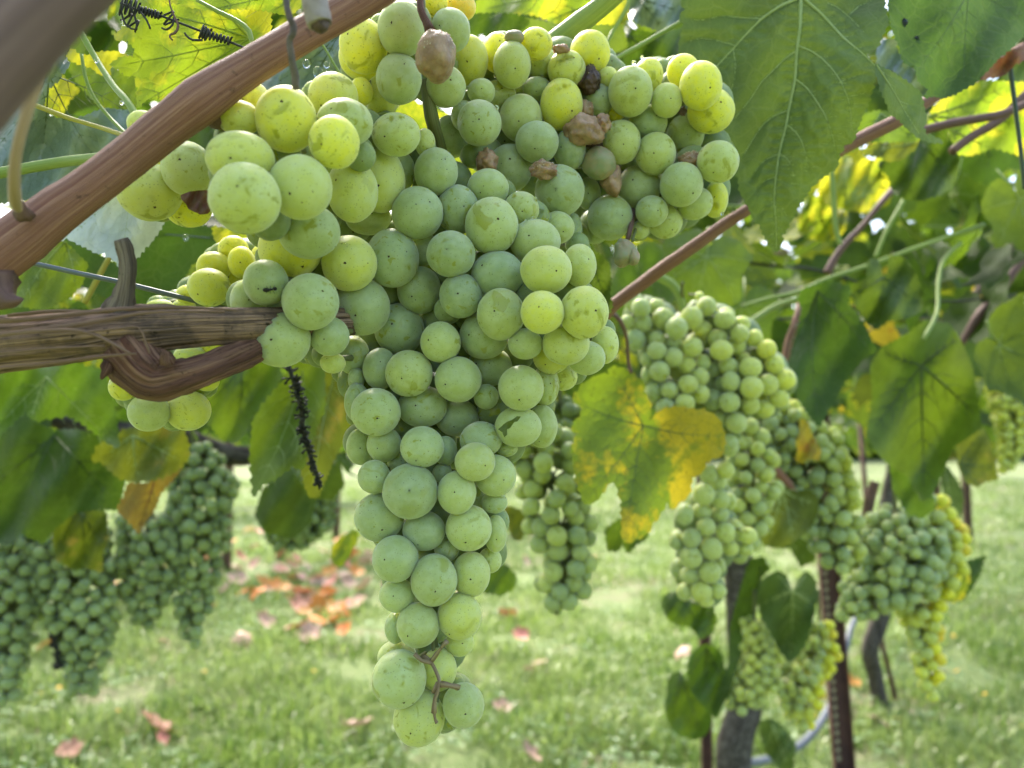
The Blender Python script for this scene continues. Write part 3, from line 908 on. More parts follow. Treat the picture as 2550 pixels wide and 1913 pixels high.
MAIN = parse('''A 735,1030,258,282,0,.85; 1150,1225,215,228,0,.88; 1140,830,212,200,2,.6; 1240,1060,240,205,1,.35; 430,860,160,160,3,.8;
330,1020,185,145,2,.6; 340,1370,290,235,1,.6; D 380,395,300,305,0,.5; 855,300,272,278,0,.5; 1305,330,215,270,1,.45; 1540,237,220,280,1,.55;
1720,160,125,170,2,.15; A 1680,1160,210,180,2,.35; 1930,1230,90,120,3,.35; 2025,1480,190,205,2,.12; D 930,680,265,235,1,.2; 770,830,268,255,2,.85;
1278,955,237,240,0,.55; 1440,560,200,150,3,.2; 1865,520,222,225,0,.12; 1650,910,228,255,1,.02; E 485,285,185,210,2,.05; 425,668,210,200,0,.1;
152,978,190,210,1,.02; D 560,1120,190,200,1,.12; 410,1280,150,185,2,.2; 945,1285,242,245,0,.18; 1390,1330,240,248,1,.08; 680,1600,265,250,0,.25;
F 73,130,170,170,2,.1; 673,70,215,225,1,.02; D 1900,830,150,150,4,0; E 775,425,230,245,0,.3; 1030,280,155,150,2,.3; 745,100,180,165,2,.2;
1150,560,220,190,1,.25; 1340,440,150,140,2,.2; 1470,450,85,140,4,0; 830,850,230,210,2,0; 1245,805,225,208,0,.52; 1530,765,150,185,1,.42;
510,1025,185,195,1,.02; 855,1185,208,225,0,.38; 1210,1168,190,188,-1,.66; 1570,1170,210,230,0,.66; 710,1370,210,205,1,.02; 1065,1440,150,135,1,.2;
1415,1440,205,185,1,.5; 1750,1450,120,165,2,.5; 1590,1560,165,150,1.5,.35; 1290,1560,160,140,2,.62; 335,1425,175,178,0,.28; 400,1150,120,120,4,0;
F 270,290,140,170,4,.03; 100,360,110,90,4,.3; 510,410,150,182,2,.08; 756,450,205,203,0,.33; 1177,502,203,198,0,.2; 1450,390,195,170,2,.03;
1720,575,198,198,0,.33; 1420,650,110,110,3,0; 1930,550,120,175,2,.2; 2080,480,125,120,2,.5; 300,500,70,100,4,.03; 310,700,110,170,2,.03;
470,782,213,208,0,.18; 870,735,215,180,1,.06; 1170,830,190,165,2,.02; 1695,910,203,175,1,.3; 1900,905,135,190,2,.28; 1375,1020,183,155,1,.08;
340,1080,120,160,2,.12; 540,1060,150,153,1,.15; 870,1083,190,178,0,.18; 1070,1115,100,130,3,0; 1325,1212,177,167,-1,.4; 1500,1330,180,180,1,.3;
1600,1100,90,65,3,.1; 455,1340,140,145,1,.08; 660,1220,90,90,3,0; 766,1465,238,240,0,.12; 1040,1310,85,85,3,0; 1167,1475,168,187,0,.25;
1350,1520,80,110,3,.1; 1490,1560,115,95,2,.1; G 500,25,215,210,1,.12; 885,145,185,172,1,0; 1270,120,200,198,0,.3; 1500,170,100,160,2,.3;
1450,400,105,110,3,.3; 1080,300,110,110,3,.08; 637,385,198,200,0,.18; 970,568,200,222,0,.22; 1290,520,165,195,1,.35; 655,700,158,145,1,.22;
1190,880,192,200,1,.55; 833,957,185,190,0,.33; 640,980,95,140,2,0; 1190,1110,125,115,3,.4; 650,1230,165,140,2,.22; 670,1420,233,243,0,.28;
1010,1340,155,180,2,.55; S 1154,1756,52,54,0,.3; 1044,1788,64,67,1,.5''')


def bunch(name, label, listing, axis, bulk=0, close=34, stem_d=0.03, dfun=d_base, rs=5, mates=None):
    r = random.Random(rs)
    mates = PLACED if mates is None else mates
    s = solve(listing, mates, dfun)
    c0 = sum((q[6] for q in s), Vector()) / len(s)
    top = axis[0]
    root = empty(name, P(top[0], top[1], dfun(top[0], top[1]) + stem_d))
    tag(root, label, 'grape bunch')
    for (px, py, rx, ry, d, tone, c_, R) in s:
        put_grape(root, px, py, rx, ry, d, tone, r)
    # the far side of the bunch: grapes behind those in view, found where the front ones leave holes
    extra = []
    q4 = 5.0
    x0 = min(q[0] - q[2] for q in s) - 60; y0 = min(q[1] - q[3] for q in s) - 60
    W_, H_ = int((max(q[0] + q[2] for q in s) + 60 - x0) / q4), int((max(q[1] + q[3] for q in s) + 60 - y0) / q4)
    yy, xx = np.mgrid[0:H_, 0:W_]; xx = x0 + xx * q4; yy = y0 + yy * q4
    inside = np.zeros(xx.shape, bool); near_d = np.full(xx.shape, 1e9)
    for q in s:
        dd_ = np.hypot((xx - q[0]) / q[2], (yy - q[1]) / q[3])
        inside |= dd_ < 1; near_d = np.minimum(near_d, np.hypot(xx - q[0], yy - q[1]) - (q[2] + q[3]) / 2)
    grown = near_d < close
    k_ = int(close / q4)
    er = grown.copy()
    for a_ in range(16):
        oy, ox = int(round(k_ * math.sin(a_ * math.pi / 8))), int(round(k_ * math.cos(a_ * math.pi / 8)))
        er &= np.roll(np.roll(grown, oy, 0), ox, 1)
    hole = er & ~inside
    allowed = er | inside
    for rep in range(2):
        todo = hole.copy(); guard = 0
        while todo.any() and guard < 160:
            guard += 1
            ys, xs = np.nonzero(todo); i_ = r.randrange(len(ys))
            best = None
            for _t in range(10):
                rr = r.uniform(38, 54) if _t < 7 else r.uniform(24, 34)
                qx = xx[ys[i_], xs[i_]] + r.uniform(-.6, .6) * rr; qy = yy[ys[i_], xs[i_]] + r.uniform(-.6, .6) * rr
                disc = np.hypot(xx - qx, yy - qy) < rr
                out_ = (disc & ~allowed).sum() / max(1, disc.sum()); gain = (disc & todo).sum()
                if out_ < .04 and gain > 0 and (best is None or gain > best[0]): best = (gain, qx, qy, rr, disc)
            if best is None:
                todo[ys[i_], xs[i_]] = False; continue
            extra.append((best[1], best[2], best[3], best[3], 4 + rep * 4 + r.random(), -.3 + .1 * r.random()))  # dark tone paints the shade of the gaps into these filler grapes
            todo &= ~best[4]
    for (px, py, rx, ry, d, tone, c_, R) in s:
        if R < .0055: continue
        for _ in range(bulk):
            qx, qy = px + r.uniform(-.5, .5) * rx, py + r.uniform(-.5, .5) * ry
            rr = min(rx, ry) * r.uniform(.72, .85)
            cover = sum(1 for q in s if math.hypot(q[0] - qx, q[1] - qy) < (q[2] + q[3]) / 2 * .9)
            if cover < 2 and math.hypot(qx - px, qy - py) + rr > min(rx, ry) * 1.02: continue
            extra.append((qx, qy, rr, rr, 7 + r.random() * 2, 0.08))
    s2 = solve(extra, mates, dfun) if extra else []
    s2 = [q for q in s2 if q[4] < dfun(q[0], q[1]) + .10]
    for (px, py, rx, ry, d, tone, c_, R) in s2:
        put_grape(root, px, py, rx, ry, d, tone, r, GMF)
    # stalk tree
    ax = [P(p[0], p[1], dfun(p[0], p[1]) + stem_d * (p[2] if len(p) > 2 else 1.0)) for p in axis]
    wd = [p[3] if len(p) > 3 else 12 for p in axis]
    parts = [tube_data(ax, [w_ * .5 * .28 / F for w_ in wd], 10, step=0.004, ridges=.1, rough=.15, seed=rs)]
    dense = []
    for a, b_ in zip(ax[:-1], ax[1:]):
        for k in range(8): dense.append(a + (b_ - a) * k / 8)
    for q in s + s2:
        c_, R = q[6], q[7]
        near = min(dense, key=lambda p: (p - c_).length)
        dv = ((near - c_).normalized() * .6 - CZv * .8 + Vector((0, 0, .25))).normalized()
        near = c_ + dv * (R + .008)
        pts = [c_ + dv * R * .9, c_ + dv * R * 1.25 + Vector((0, 0, .001)), near]
        parts.append(tube_data(pts, [.0016, .0010, .0013], 5, cap=False))
    vv, ff, uu = merge(parts)
    child('stem', mesh('stem', vv, ff, uv=uu, mats=[M_STEM]), root)
    return root, s


main_root, S_main = bunch('grape_bunch', 'large pale green grape bunch hanging in the centre, tapering to a long thin tail',
                          MAIN, [(1060, 200, .3, 26), (1075, 290, .5, 36), (1095, 370, .9, 34), (1120, 520, 1.2, 22), (1130, 700, 1, 18), (1120, 950, .9, 14), (1090, 1200, .8, 12), (1085, 1400, .7, 11), (1078, 1590, .25, 11), (1090, 1710, .1, 11), (1083, 1780, .1, 8)], bulk=1)
top_root, S_top = bunch('grape_bunch', 'small group of green and yellow grapes round one brown rotten grape at the top edge',
                        TOP, [(1052, -10, 0.0, 15), (1058, 60, .1, 11), (1085, 110, .4, 9), (1060, 200, .8, 9)], rs=11)
up_root, S_up = bunch('grape_bunch', 'wide grape bunch with brown shriveled grapes among the green, left of the very large leaf',
                      UPPER, [(1375, 110, 1.0, 26), (1400, 230, 1.2, 18), (1440, 350, 1.2, 14), (1580, 500, .8, 12), (1575, 600, 0, 9)], bulk=1, rs=12)

# ------------------------------------------------------------------ shriveled grapes
def raisin(root, px, py, rx, ry, d, mat, seed, wrinkle=.16, pinch=None, label=None, granules=0, name='shriveled_grape', sc3=1.4, bend=0.0):
    seg, rings = 40, 28
    v, f = [], []
    k = d / F
    V = []
    for i in range(rings + 1):
        th = math.pi * i / rings
        for q in range(seg):
            ph = 2 * math.pi * q / seg
            p = Vector((math.sin(th) * math.cos(ph), math.cos(th), math.sin(th) * math.sin(ph)))
            n1 = noise.noise(p * sc3 + Vector((seed * 5.3, 0, 0))); n2 = 1 - abs(noise.noise(p * sc3 * 2.1 + Vector((0, seed * 3.1, 0)))) * 2
            n3 = 1 - abs(noise.noise(p * sc3 * 4.5 + Vector((0, 0, seed * 2.3)))) * 2
            m = 1 + wrinkle * (1.1 * n1 + .55 * n2 * .6 + .25 * n3) - wrinkle * .35
            if pinch: m *= 1 - pinch * max(0, -p.y)
            p = p * m
            p.x += bend * p.y * p.y
            V.append(P(px, py, d) + CXv * p.x * rx * k + CYv * p.y * ry * k + CZv * p.z * (rx + ry) / 2 * k)
    for i in range(rings):
        for q in range(seg):
            a, b_ = i * seg + q, i * seg + (q + 1) % seg
            f.append((a, b_, b_ + seg, a + seg))
    me = mesh(name, V, f, mats=[mat, M_CRUST], midx=None)
    o = child(name, me, root)
    if label: o['label'] = label
    if granules:
        r = random.Random(seed)
        gv_, gf_ = [], []
        for _ in range(granules):
            q = V[r.randrange(seg * 4, len(V) // 2)] if True else None
            q = r.choice([p for p in V[seg * 3:len(V) // 2] if (p - P(px, py, d)).dot(CZv) > 0])
            rr = r.uniform(.00018, .00042)
            o0 = len(gv_)
            gv_ += [q + Vector(a) * rr for a in ((1, 0, 0), (-1, 0, 0), (0, 1, 0), (0, -1, 0), (0, 0, 1), (0, 0, -1))]
            gf_ += [tuple(o0 + i for i in t) for t in ((0, 2, 4), (2, 1, 4), (1, 3, 4), (3, 0, 4), (2, 0, 5), (1, 2, 5), (3, 1, 5), (0, 3, 5))]
        gm = mesh('mould', gv_, gf_, mats=[M_CRUST])
        c_ = link('mould', gm, o); c_['kind'] = 'stuff'
        c_.matrix_parent_inverse = Matrix.Translation(root.location).inverted() @ Matrix.Identity(4)
        c_.matrix_parent_inverse = Matrix.Identity(4)
    return o


def dz(x, y, off=0.0):
    """distance of the nearest grape surface at a pixel, else the general distance"""
    o = CL; t = (P(x, y, 1.0) - CL)
    best = None
    tn = t.normalized(); cosf = tn.dot(-CZv)
    for c_, R in PLACED:
        oc = c_ - o; b_ = oc.dot(tn); q = oc.length_squared - b_ * b_
        if q < R * R:
            h = (b_ - math.sqrt(R * R - q)) * cosf
            if best is None or h < best: best = h
    return (best if best else d_base(x, y)) + off


def atc(c, x, y):
    return cv(c, [(x, y)])[0]


for c_, x, y, rx, ry, mat, sd, kw, root in [
    ('A', 2020, 480, 172, 215, M_ROT, 1, dict(wrinkle=.13, granules=40, label='large brown rotten grape with wrinkled skin'), top_root),
    ('B', 1270, 690, 92, 115, M_RAISIN, 2, dict(wrinkle=.4, granules=4, sc3=2.0, label='dark dry raisin with creased skin'), up_root),
    ('B', 1225, 1125, 160, 125, M_ROT, 3, dict(wrinkle=.28, sc3=1.9, label='pinkish brown crumpled grape skin'), up_root),
    ('B', 1385, 1060, 70, 80, M_ROT, 13, dict(wrinkle=.35, sc3=1.9), up_root),
    ('B', 1245, 950, 62, 80, M_ROT, 4, dict(wrinkle=.35, granules=30), up_root),
    ('B', 1030, 428, 72, 40, M_ROT, 5, dict(wrinkle=.3), up_root),
    ('B', 875, 1465, 110, 75, M_ROT, 6, dict(wrinkle=.35, granules=46, sc3=2), up_root),
    ('B', 1355, 1410, 142, 140, M_ROTG, 7, dict(wrinkle=.10, label='half rotten grape, green above and brown below'), up_root),
    ('B', 1455, 1560, 88, 125, M_ROT, 8, dict(wrinkle=.18, bend=.5), up_root),
    ('C', 1115, 550, 105, 68, M_ROT, 9, dict(wrinkle=.3, granules=60, sc3=2, label='small brown grape crusted with white mould'), up_root),
    ('C', 545, 1350, 100, 118, M_ROTG, 10, dict(wrinkle=.14, bend=-.35, label='crescent shaped shrunken grape hanging lowest'), up_root),
    ('C', 615, 1385, 52, 72, M_ROTG, 16, dict(wrinkle=.2), up_root),
    ('B', 390, 1390, 90, 110, M_ROT, 11, dict(wrinkle=.3, sc3=2), up_root),
    ('B', 625, 325, 85, 58, M_ROTG, 12, dict(wrinkle=.08), up_root),
    ('B', 2070, 955, 40, 35, M_RAISIN, 14, dict(wrinkle=.4), up_root),
    ('B', 1330, 1240, 90, 50, M_RAISIN, 15, dict(wrinkle=.35), up_root),
]:
    x, y = atc(c_, x, y)
    s = CR[c_][2]
    d0 = d_base(x, y) + (0.006 if sd in (2, 5, 9, 12, 14, 15, 4, 11) else -0.004)
    if sd == 1: d0 = .250
    raisin(root, x, y, rx / s, ry / s, d0, mat, sd, **kw)
# dead twig that carries the lowest crescent, curled twig at the end of the main bunch
tube('stem', [P(1575, 525, .345), P(1572, 560, .335), P(1562, 600, .333)], [.0016, .0012, .001], M_CANE_DARK, 7, parent=up_root, step=.003)
for pts, w_ in (([(1055, 1635, .272), (1075, 1652, .268), (1095, 1700, .262), (1083, 1740, .262), (1081, 1775, .262)], 13),
                ([(1100, 1705, .262), (1125, 1708, .260), (1140, 1712, .262)], 15), ([(1090, 1700, .263), (1078, 1725, .263)], 10),
                ([(1075, 1650, .268), (1050, 1645, .266), (1035, 1630, .268)], 12), ([(1075, 1645, .268), (1100, 1612, .264), (1112, 1598, .262)], 11),
                ([(1081, 1765, .262), (1083, 1790, .262), (1088, 1800, .262)], 9)):
    tube('twig', [P(*p) for p in pts], [w_ * 0.85 * p[2] / F / 2 * (1.35 if i in (0, len(pts) - 1) else .85) for i, p in enumerate(pts)], M_TWIG, 10, parent=main_root, step=.002, rough=.35, seed=w_)
# pedicels of the brown grape at the top
tube('stalk', [P(1045, -20, .256), P(1048, 25, .252), P(1062, 55, .250), P(1072, 78, .249)], [.0011, .0012, .0014, .0019], M_OLD_RED, 8, parent=top_root, step=.003)

# smaller bunches near the canes
LEFT1 = [(*atc('K', 1615, 1455), 62, 67, 0, .38), (373, 478, 77, 72, 1, .62), (*atc('L', 1620, 110), 58, 55, 2, .95), (*atc('K', 1240, 1075), 40, 34, 1, .55), (*atc('K', 1370, 1400), 30, 30, 3, 1), (455, 455, 40, 40, 4, .6), (400, 400, 45, 40, 4, .3)]
bunch('grape_bunch', 'few large yellow-green grapes hanging just behind the upper cane on the left', LEFT1, [(430, 300, 1, 16), (425, 380, 1, 14), (420, 480, 1, 10)], dfun=lambda x, y: .262, rs=21)
LEFT2 = [(*atc('L', 1800, 815), 52, 48, 0, .72), (*atc('L', 1840, 640), 42, 39, 1, .95), (*atc('L', 2010, 490), 37, 35, 2, .95), (*atc('L', 2080, 600), 33, 40, 1, .9), (*atc('L', 1610, 880), 26, 25, 2, .6),
         (*atc('L', 1380, 985), 34, 20, 2, .4), (*atc('L', 1580, 985), 30, 20, 2, .4), (*atc('L', 1960, 730), 32, 32, 3, 1), (640, 690, 34, 34, 3, .7), (600, 740, 34, 34, 3, .5), (655, 640, 30, 30, 4, .8)]
bunch('grape_bunch', 'four glowing yellow grapes standing above the old horizontal cane', LEFT2, [(600, 640, .6, 12), (590, 690, .8, 12), (570, 740, 1, 10)], dfun=lambda x, y: .305, rs=22)
LEFT3 = [(*atc('H', 965, 330), 50, 48, 0, .3), (*atc('H', 1220, 320), 54, 50, 1, .62), (*atc('H', 800, 165), 35, 35, 0, .8), (*atc('H', 1340, 130), 30, 25, 2, .8), (*atc('L', 1640, 1400), 40, 25, 2, .4), (*atc('L', 1830, 1315), 34, 26, 3, .95), (430, 985, 35, 35, 3, .4)]
bunch('grape_bunch', 'loose green grapes peeping out below the bent knuckle of the old cane', LEFT3, [(400, 930, 1, 14), (430, 980, 1, 10), (420, 1020, .8, 8)], dfun=lambda x, y: .285, rs=23)

# the bunch beside the yellow leaf, with its long tail
R1 = parse('''M 620,250,85,85,2,.2; 680,300,85,85,1,.2; 810,290,72,72,2,.3; 870,390,95,95,1,.3; 985,475,98,98,0,.3; 1115,385,98,102,1,.4; 1240,290,88,88,2,.4;
1205,480,82,75,2,.35; 690,430,82,88,1,.15; 760,505,72,72,2,.1; 815,570,72,68,1,.2; 630,575,85,95,3,.05; 560,420,62,62,3,.1; 960,610,78,60,2,.1;
1155,580,88,70,2,.2; 1120,640,92,88,1,.4; 815,670,84,80,0,.2; 955,725,86,86,0,.3; 735,745,62,68,1,.15; 840,845,88,92,0,.25; 1065,790,84,84,0,.4;
1000,850,80,75,0,.4; 1190,895,76,82,1,.35; 1215,770,62,72,2,.15; 1085,960,88,82,-1,.5; 1190,1040,80,86,0,.45; 790,1025,78,92,1,.05; 925,1010,76,76,0,.2;
1055,1120,88,86,-1,.45; 895,1165,92,90,0,.15; 1080,1210,78,68,1,.2; 740,870,60,80,2,.1; 1395,400,92,82,1,.35; 1410,350,75,55,2,.3; 1545,440,74,70,2,.4;
1530,525,80,82,1,.4; 1335,560,85,80,2,.3; 1500,625,82,84,1,.45; 1370,665,100,90,0,.5; 1660,560,68,75,3,.5; 1760,655,86,84,2,.7; 1430,805,88,80,1,.3;
1620,815,100,92,0,.5; 1830,790,82,82,2,.6; 1305,830,65,70,3,.0; 1450,935,80,88,0,.3; 1630,985,102,100,-1,.55; 1770,960,88,95,1,.55; 1910,920,100,92,2,.7;
1440,1110,92,92,0,.3; 1620,1130,80,90,1,.45; 1870,1080,88,80,2,.6; 1745,1170,82,80,2,.6; 1300,1090,85,95,3,.0; 1370,960,60,80,3,0; 1560,730,60,50,2,.5;
1700,1080,70,70,2,.5; 1500,1290,92,92,1,.35; 1370,1260,75,75,2,.1; 1440,1460,75,75,2,.15; 1290,950,60,90,4,0; 1180,200,40,40,4,.2''')
R1T = parse('''N 2110,200,85,85,2,.3; 2130,390,80,90,1,.25; 2100,590,75,75,0,.5; 1950,620,85,85,1,.25; 2030,690,78,75,1,.25; 1910,800,96,96,0,.35; 2050,845,82,85,1,.3;
2130,860,60,80,2,.3; 1900,940,82,78,1,.25; 2050,970,78,78,1,.3; 1930,1080,82,82,0,.3; 1745,970,78,95,1,.1; 1690,1180,70,85,2,.1; 1805,1175,85,85,0,.2;
2095,1130,86,92,1,.4; 1975,1265,98,98,0,.4; 1800,1340,96,96,0,.3; 2140,1260,72,70,2,.45; 1690,1440,66,90,2,.1; 1960,1470,98,98,0,.35; 1800,1490,78,80,1,.2;
2040,1420,60,60,2,.4; 2170,1080,70,70,3,.5; O 400,150,70,68,0,.4; 285,95,58,58,0,.2; 200,110,46,55,2,.1; 285,205,62,60,1,.2; 205,265,46,58,2,.1; 385,285,66,68,0,.4;
265,310,52,50,1,.2; 440,240,40,40,2,.3; 340,405,62,60,0,.5; 245,405,48,52,1,.35; 435,400,52,46,1,.45; 375,462,42,32,1,.5; 480,60,60,60,2,.3; 610,80,56,52,2,.5;
545,60,55,60,3,.3; 600,160,46,42,2,.4; 515,150,48,40,2,.4''')
R1d = lambda x, y: .60
r1, S_r1 = bunch('grape_bunch', 'two lobed green grape bunch right of centre, just above the yellow leaf',
                 R1, [(1700, 705, 0, 20), (1700, 740, .6, 18), (1720, 830, 1, 14), (1800, 940, 1, 12)], bulk=0, close=14, dfun=R1d, rs=31, mates=[])
bunch('grape_bunch', 'long narrow green bunch hanging down behind the right edge of the yellow leaf', R1T,
      [(1810, 1050, 1, 14), (1800, 1180, 1, 12), (1760, 1400, 1, 10), (1750, 1480, 1, 8)], bulk=0, close=14, dfun=lambda x, y: .64, rs=32, mates=[])


def packed_bunch(label, axis, d, tone, rs, rphys=0.0086, tries=3200, squash=.85, name='grape_bunch', tonevar=.15, edge_tone=0.0, stemlen=0.05, coarse=True):
    """a bunch filled by packing grapes round a hanging axis: (px, py, half width px)"""
    r = random.Random(rs)
    A = [(P(x, y, d), w_ * d / F) for x, y, w_ in axis]
    top = A[0][0] + Vector((0, 0, stemlen))
    root = empty(name, top)
    tag(root, label, 'grape bunch')
    L = [0]
    for (a, _), (b_, _) in zip(A[:-1], A[1:]): L.append(L[-1] + (b_ - a).length)
    placed = np.zeros((0, 4)); rows = []
    for _ in range(tries):
        t = r.random() * L[-1]
        i = max(k for k in range(len(L)) if L[k] <= t); i = min(i, len(A) - 2)
        k = (t - L[i]) / (L[i + 1] - L[i])
        c_ = A[i][0].lerp(A[i + 1][0], k); w_ = A[i][1] * (1 - k) + A[i + 1][1] * k
        R = rphys * r.uniform(.80, 1.08)
        rho = max(0, w_ - R) * (r.uniform(.55, 1.0)) ; a = r.random() * 2 * math.pi
        p = c_ + CXv * math.cos(a) * rho + CZv * math.sin(a) * rho * squash
        if len(rows):
            arr = np.array([(q[0].x, q[0].y, q[0].z, q[1]) for q in rows]) if len(placed) != len(rows) else placed
            placed = arr
            dd = np.sqrt(((arr[:, :3] - np.array(p)) ** 2).sum(1))
            if (dd < .86 * (arr[:, 3] + R)).any(): continue
        rows.append((p, R, math.cos(a) * rho / max(w_, 1e-4)))
        if len(rows) >= 230: break
    for p, R, e in rows:
        o = bpy.data.objects.new('grape', r.choice(GMF)); COL.objects.link(o); o.parent = root
        o.matrix_parent_inverse = Matrix.Translation(root.location).inverted()
        rot = RC @ Matrix.Rotation(r.uniform(-.5, .5), 3, 'X') @ Matrix.Rotation(r.uniform(-.7, .7), 3, 'Y')
        o.matrix_basis = Matrix.Translation(p) @ rot.to_4x4() @ Matrix.Diagonal((R, R, R, 1))
        o.color = tone_color(tone + r.uniform(-tonevar, tonevar) + edge_tone * max(0, min(1, e * 1.3)) + (edge_tone * .35 * r.random() if edge_tone > .8 and (p - top).z < -.19 else 0), r)  # edge_tone paints the backlit yellow onto grapes towards the right edge
    ax = [top] + [a for a, _ in A]
    parts = [tube_data(ax, [.003] + [.0024 * (1 - .6 * i / len(A)) for i in range(len(A))], 8, step=.01)]
    for p, R, e in rows:
        near = min((a for a, _ in A), key=lambda q: (q - p).length)
        dv = (near - p).normalized(); parts.append(tube_data([p + dv * R * .9, p + dv * min(.03, (near - p).length)], [.0012, .0014], 4, cap=False))
    vv, ff, uu = merge(parts)
    child('stem', mesh('stem', vv, ff, uv=uu, mats=[M_STEM]), root)
    return root


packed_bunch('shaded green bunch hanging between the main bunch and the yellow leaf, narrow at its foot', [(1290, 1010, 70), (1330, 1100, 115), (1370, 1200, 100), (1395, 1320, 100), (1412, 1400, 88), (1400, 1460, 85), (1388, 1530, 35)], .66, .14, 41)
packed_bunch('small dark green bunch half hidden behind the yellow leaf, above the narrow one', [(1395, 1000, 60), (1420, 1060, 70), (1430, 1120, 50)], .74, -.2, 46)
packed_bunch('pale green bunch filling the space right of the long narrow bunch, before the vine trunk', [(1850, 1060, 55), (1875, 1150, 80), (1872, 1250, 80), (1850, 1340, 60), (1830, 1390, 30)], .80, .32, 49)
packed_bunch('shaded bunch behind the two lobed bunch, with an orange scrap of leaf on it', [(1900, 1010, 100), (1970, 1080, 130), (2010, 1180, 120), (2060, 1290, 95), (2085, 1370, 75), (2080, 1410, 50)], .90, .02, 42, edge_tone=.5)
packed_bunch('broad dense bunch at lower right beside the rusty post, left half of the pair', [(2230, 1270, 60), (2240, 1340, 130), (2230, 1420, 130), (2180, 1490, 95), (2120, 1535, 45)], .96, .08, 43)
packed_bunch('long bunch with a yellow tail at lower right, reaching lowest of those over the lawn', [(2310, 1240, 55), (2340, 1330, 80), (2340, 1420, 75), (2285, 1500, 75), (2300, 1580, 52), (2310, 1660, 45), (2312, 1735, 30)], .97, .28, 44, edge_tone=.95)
packed_bunch('small pale bunch left of the heart shaped leaf, in front of the vine trunk', [(1880, 1550, 40), (1895, 1620, 60), (1880, 1700, 72), (1850, 1760, 45)], 1.20, .38, 45)
packed_bunch('small bunch with yellow lower right side, between the heart shaped leaf and the rusty post', [(2040, 1550, 40), (2040, 1620, 60), (1985, 1700, 75), (1995, 1780, 50), (2005, 1815, 22)], 1.22, .3, 47, edge_tone=.9)
packed_bunch('blurred yellow-green bunch at the right edge of the picture', [(2500, 880, 50), (2520, 960, 65), (2530, 1050, 60), (2520, 1120, 40), (2500, 1180, 18)], 1.55, .55, 48)
packed_bunch('dark green bunch cut by the left edge of the picture', [(10, 1290, 90), (20, 1400, 100), (30, 1520, 80), (25, 1640, 60), (20, 1740, 35)], .98, -.1, 51)  # tones below zero paint canopy shade into the left bunches
packed_bunch('dark bunch with a pointed foot, second from the left edge', [(170, 1330, 110), (190, 1440, 110), (215, 1560, 90), (215, 1650, 62), (205, 1730, 38)], 1.0, -.1, 52, edge_tone=.1)
packed_bunch('dark green bunch behind the hanging brownish leaf, third from the left edge', [(370, 1290, 80), (380, 1380, 100), (370, 1470, 75), (360, 1560, 35)], 1.03, -.15, 53)
packed_bunch('tall dark green bunch right of the hanging brownish leaf', [(480, 1110, 60), (510, 1190, 90), (490, 1320, 100), (490, 1420, 70), (480, 1520, 52), (475, 1605, 32)], 1.05, -.08, 54)
packed_bunch('shaded bunch behind the pointed green leaf under the dry bunch stalk', [(730, 1150, 60), (750, 1240, 100), (740, 1310, 95), (720, 1360, 60)], 1.35, -.2, 55)

# ------------------------------------------------------------------ canes, wires, tendrils
def pts3(lst):
    return [P(*p[:3]) for p in lst], [p[3] * p[2] / F / 2 for p in lst]


def cane(name, label, cat, lst, mat, sides=28, step=.003, **k):
    pts, rad = pts3(lst)
    root = empty(name, pts[0]); tag(root, label, cat)
    v, f, uv = tube_data(pts, rad, sides, step=step, **k)
    child('stem' if 'wire' not in name else 'strand', mesh('stem', v, f, uv=uv, mats=[mat]), root)
    return root


c1 = cane('vine_cane', 'thick reddish brown cane crossing the upper left diagonally, in front of the grapes', 'cane',
          [(-70, 700, .225, 135), (-20, 650, .225, 130), (60, 590, .226, 127), (140, 527, .227, 112), (230, 463, .228, 101), (318, 395, .229, 99), (420, 312, .229, 103), (500, 250, .228, 112), (560, 208, .229, 100), (620, 170, .230, 90), (700, 120, .231, 86), (790, 66, .233, 84), (890, 8, .235, 86), (1000, -60, .237, 86), (1250, -190, .245, 84), (1700, -330, .27, 80)],
          M_CANE, sides=40, ridges=.03, rough=.035, seed=1)
# node stubs on it
for lst in ([(520, 275, .236, 80), (545, 300, .240, 55), (562, 316, .244, 26), (575, 322, .247, 8)], [(62, 540, .216, 44), (52, 515, .213, 26), (56, 500, .212, 8)],
            [(-5, 700, .224, 100), (5, 735, .222, 66), (30, 752, .220, 30), (55, 745, .219, 8)]):
    p_, r_ = pts3(lst)
    tube('bud', p_, r_, M_CANE_DARK, 12, parent=c1, step=.002, rough=.5, ridges=.3, seed=lst[0][0])
cane('vine_cane', 'out of focus purple-brown cane filling the top left corner, nearest the viewer', 'cane',
     [(-160, 290, .118, 250), (-30, 130, .120, 250), (110, -10, .122, 225), (260, -150, .126, 215)], M_CANE_NEAR, sides=36, ridges=.03, rough=.03, seed=4)
cane('tendril', 'pale beige tendril in front of the canes at the left edge', 'tendril',
     [(172, -40, .165, 32), (170, 20, .165, 31), (158, 65, .166, 30), (118, 135, .168, 29), (85, 225, .170, 29), (58, 310, .172, 27), (40, 385, .175, 26), (35, 450, .18, 28), (38, 500, .188, 30), (45, 520, .2, 20)], M_BEIGE, sides=14)
c2 = cane('vine_cane', 'old weathered horizontal cane with peeling bark entering from the left', 'cane',
          [(-80, 868, .240, 140), (0, 859, .240, 136), (120, 848, .241, 126), (220, 837, .242, 118), (300, 825, .242, 122), (360, 822, .243, 116), (450, 816, .245, 102), (540, 813, .247, 92), (640, 810, .252, 86), (760, 806, .262, 80), (900, 800, .29, 70)],
          M_OLD, sides=72, ridges=.13, rough=.07, seed=9)
p_, r_ = pts3([(298, 805, .243, 110), (303, 772, .2415, 80), (309, 742, .240, 54), (316, 700, .2385, 41), (318, 665, .2375, 38), (315, 637, .237, 38), (309, 614, .2365, 40), (302, 596, .236, 34)])
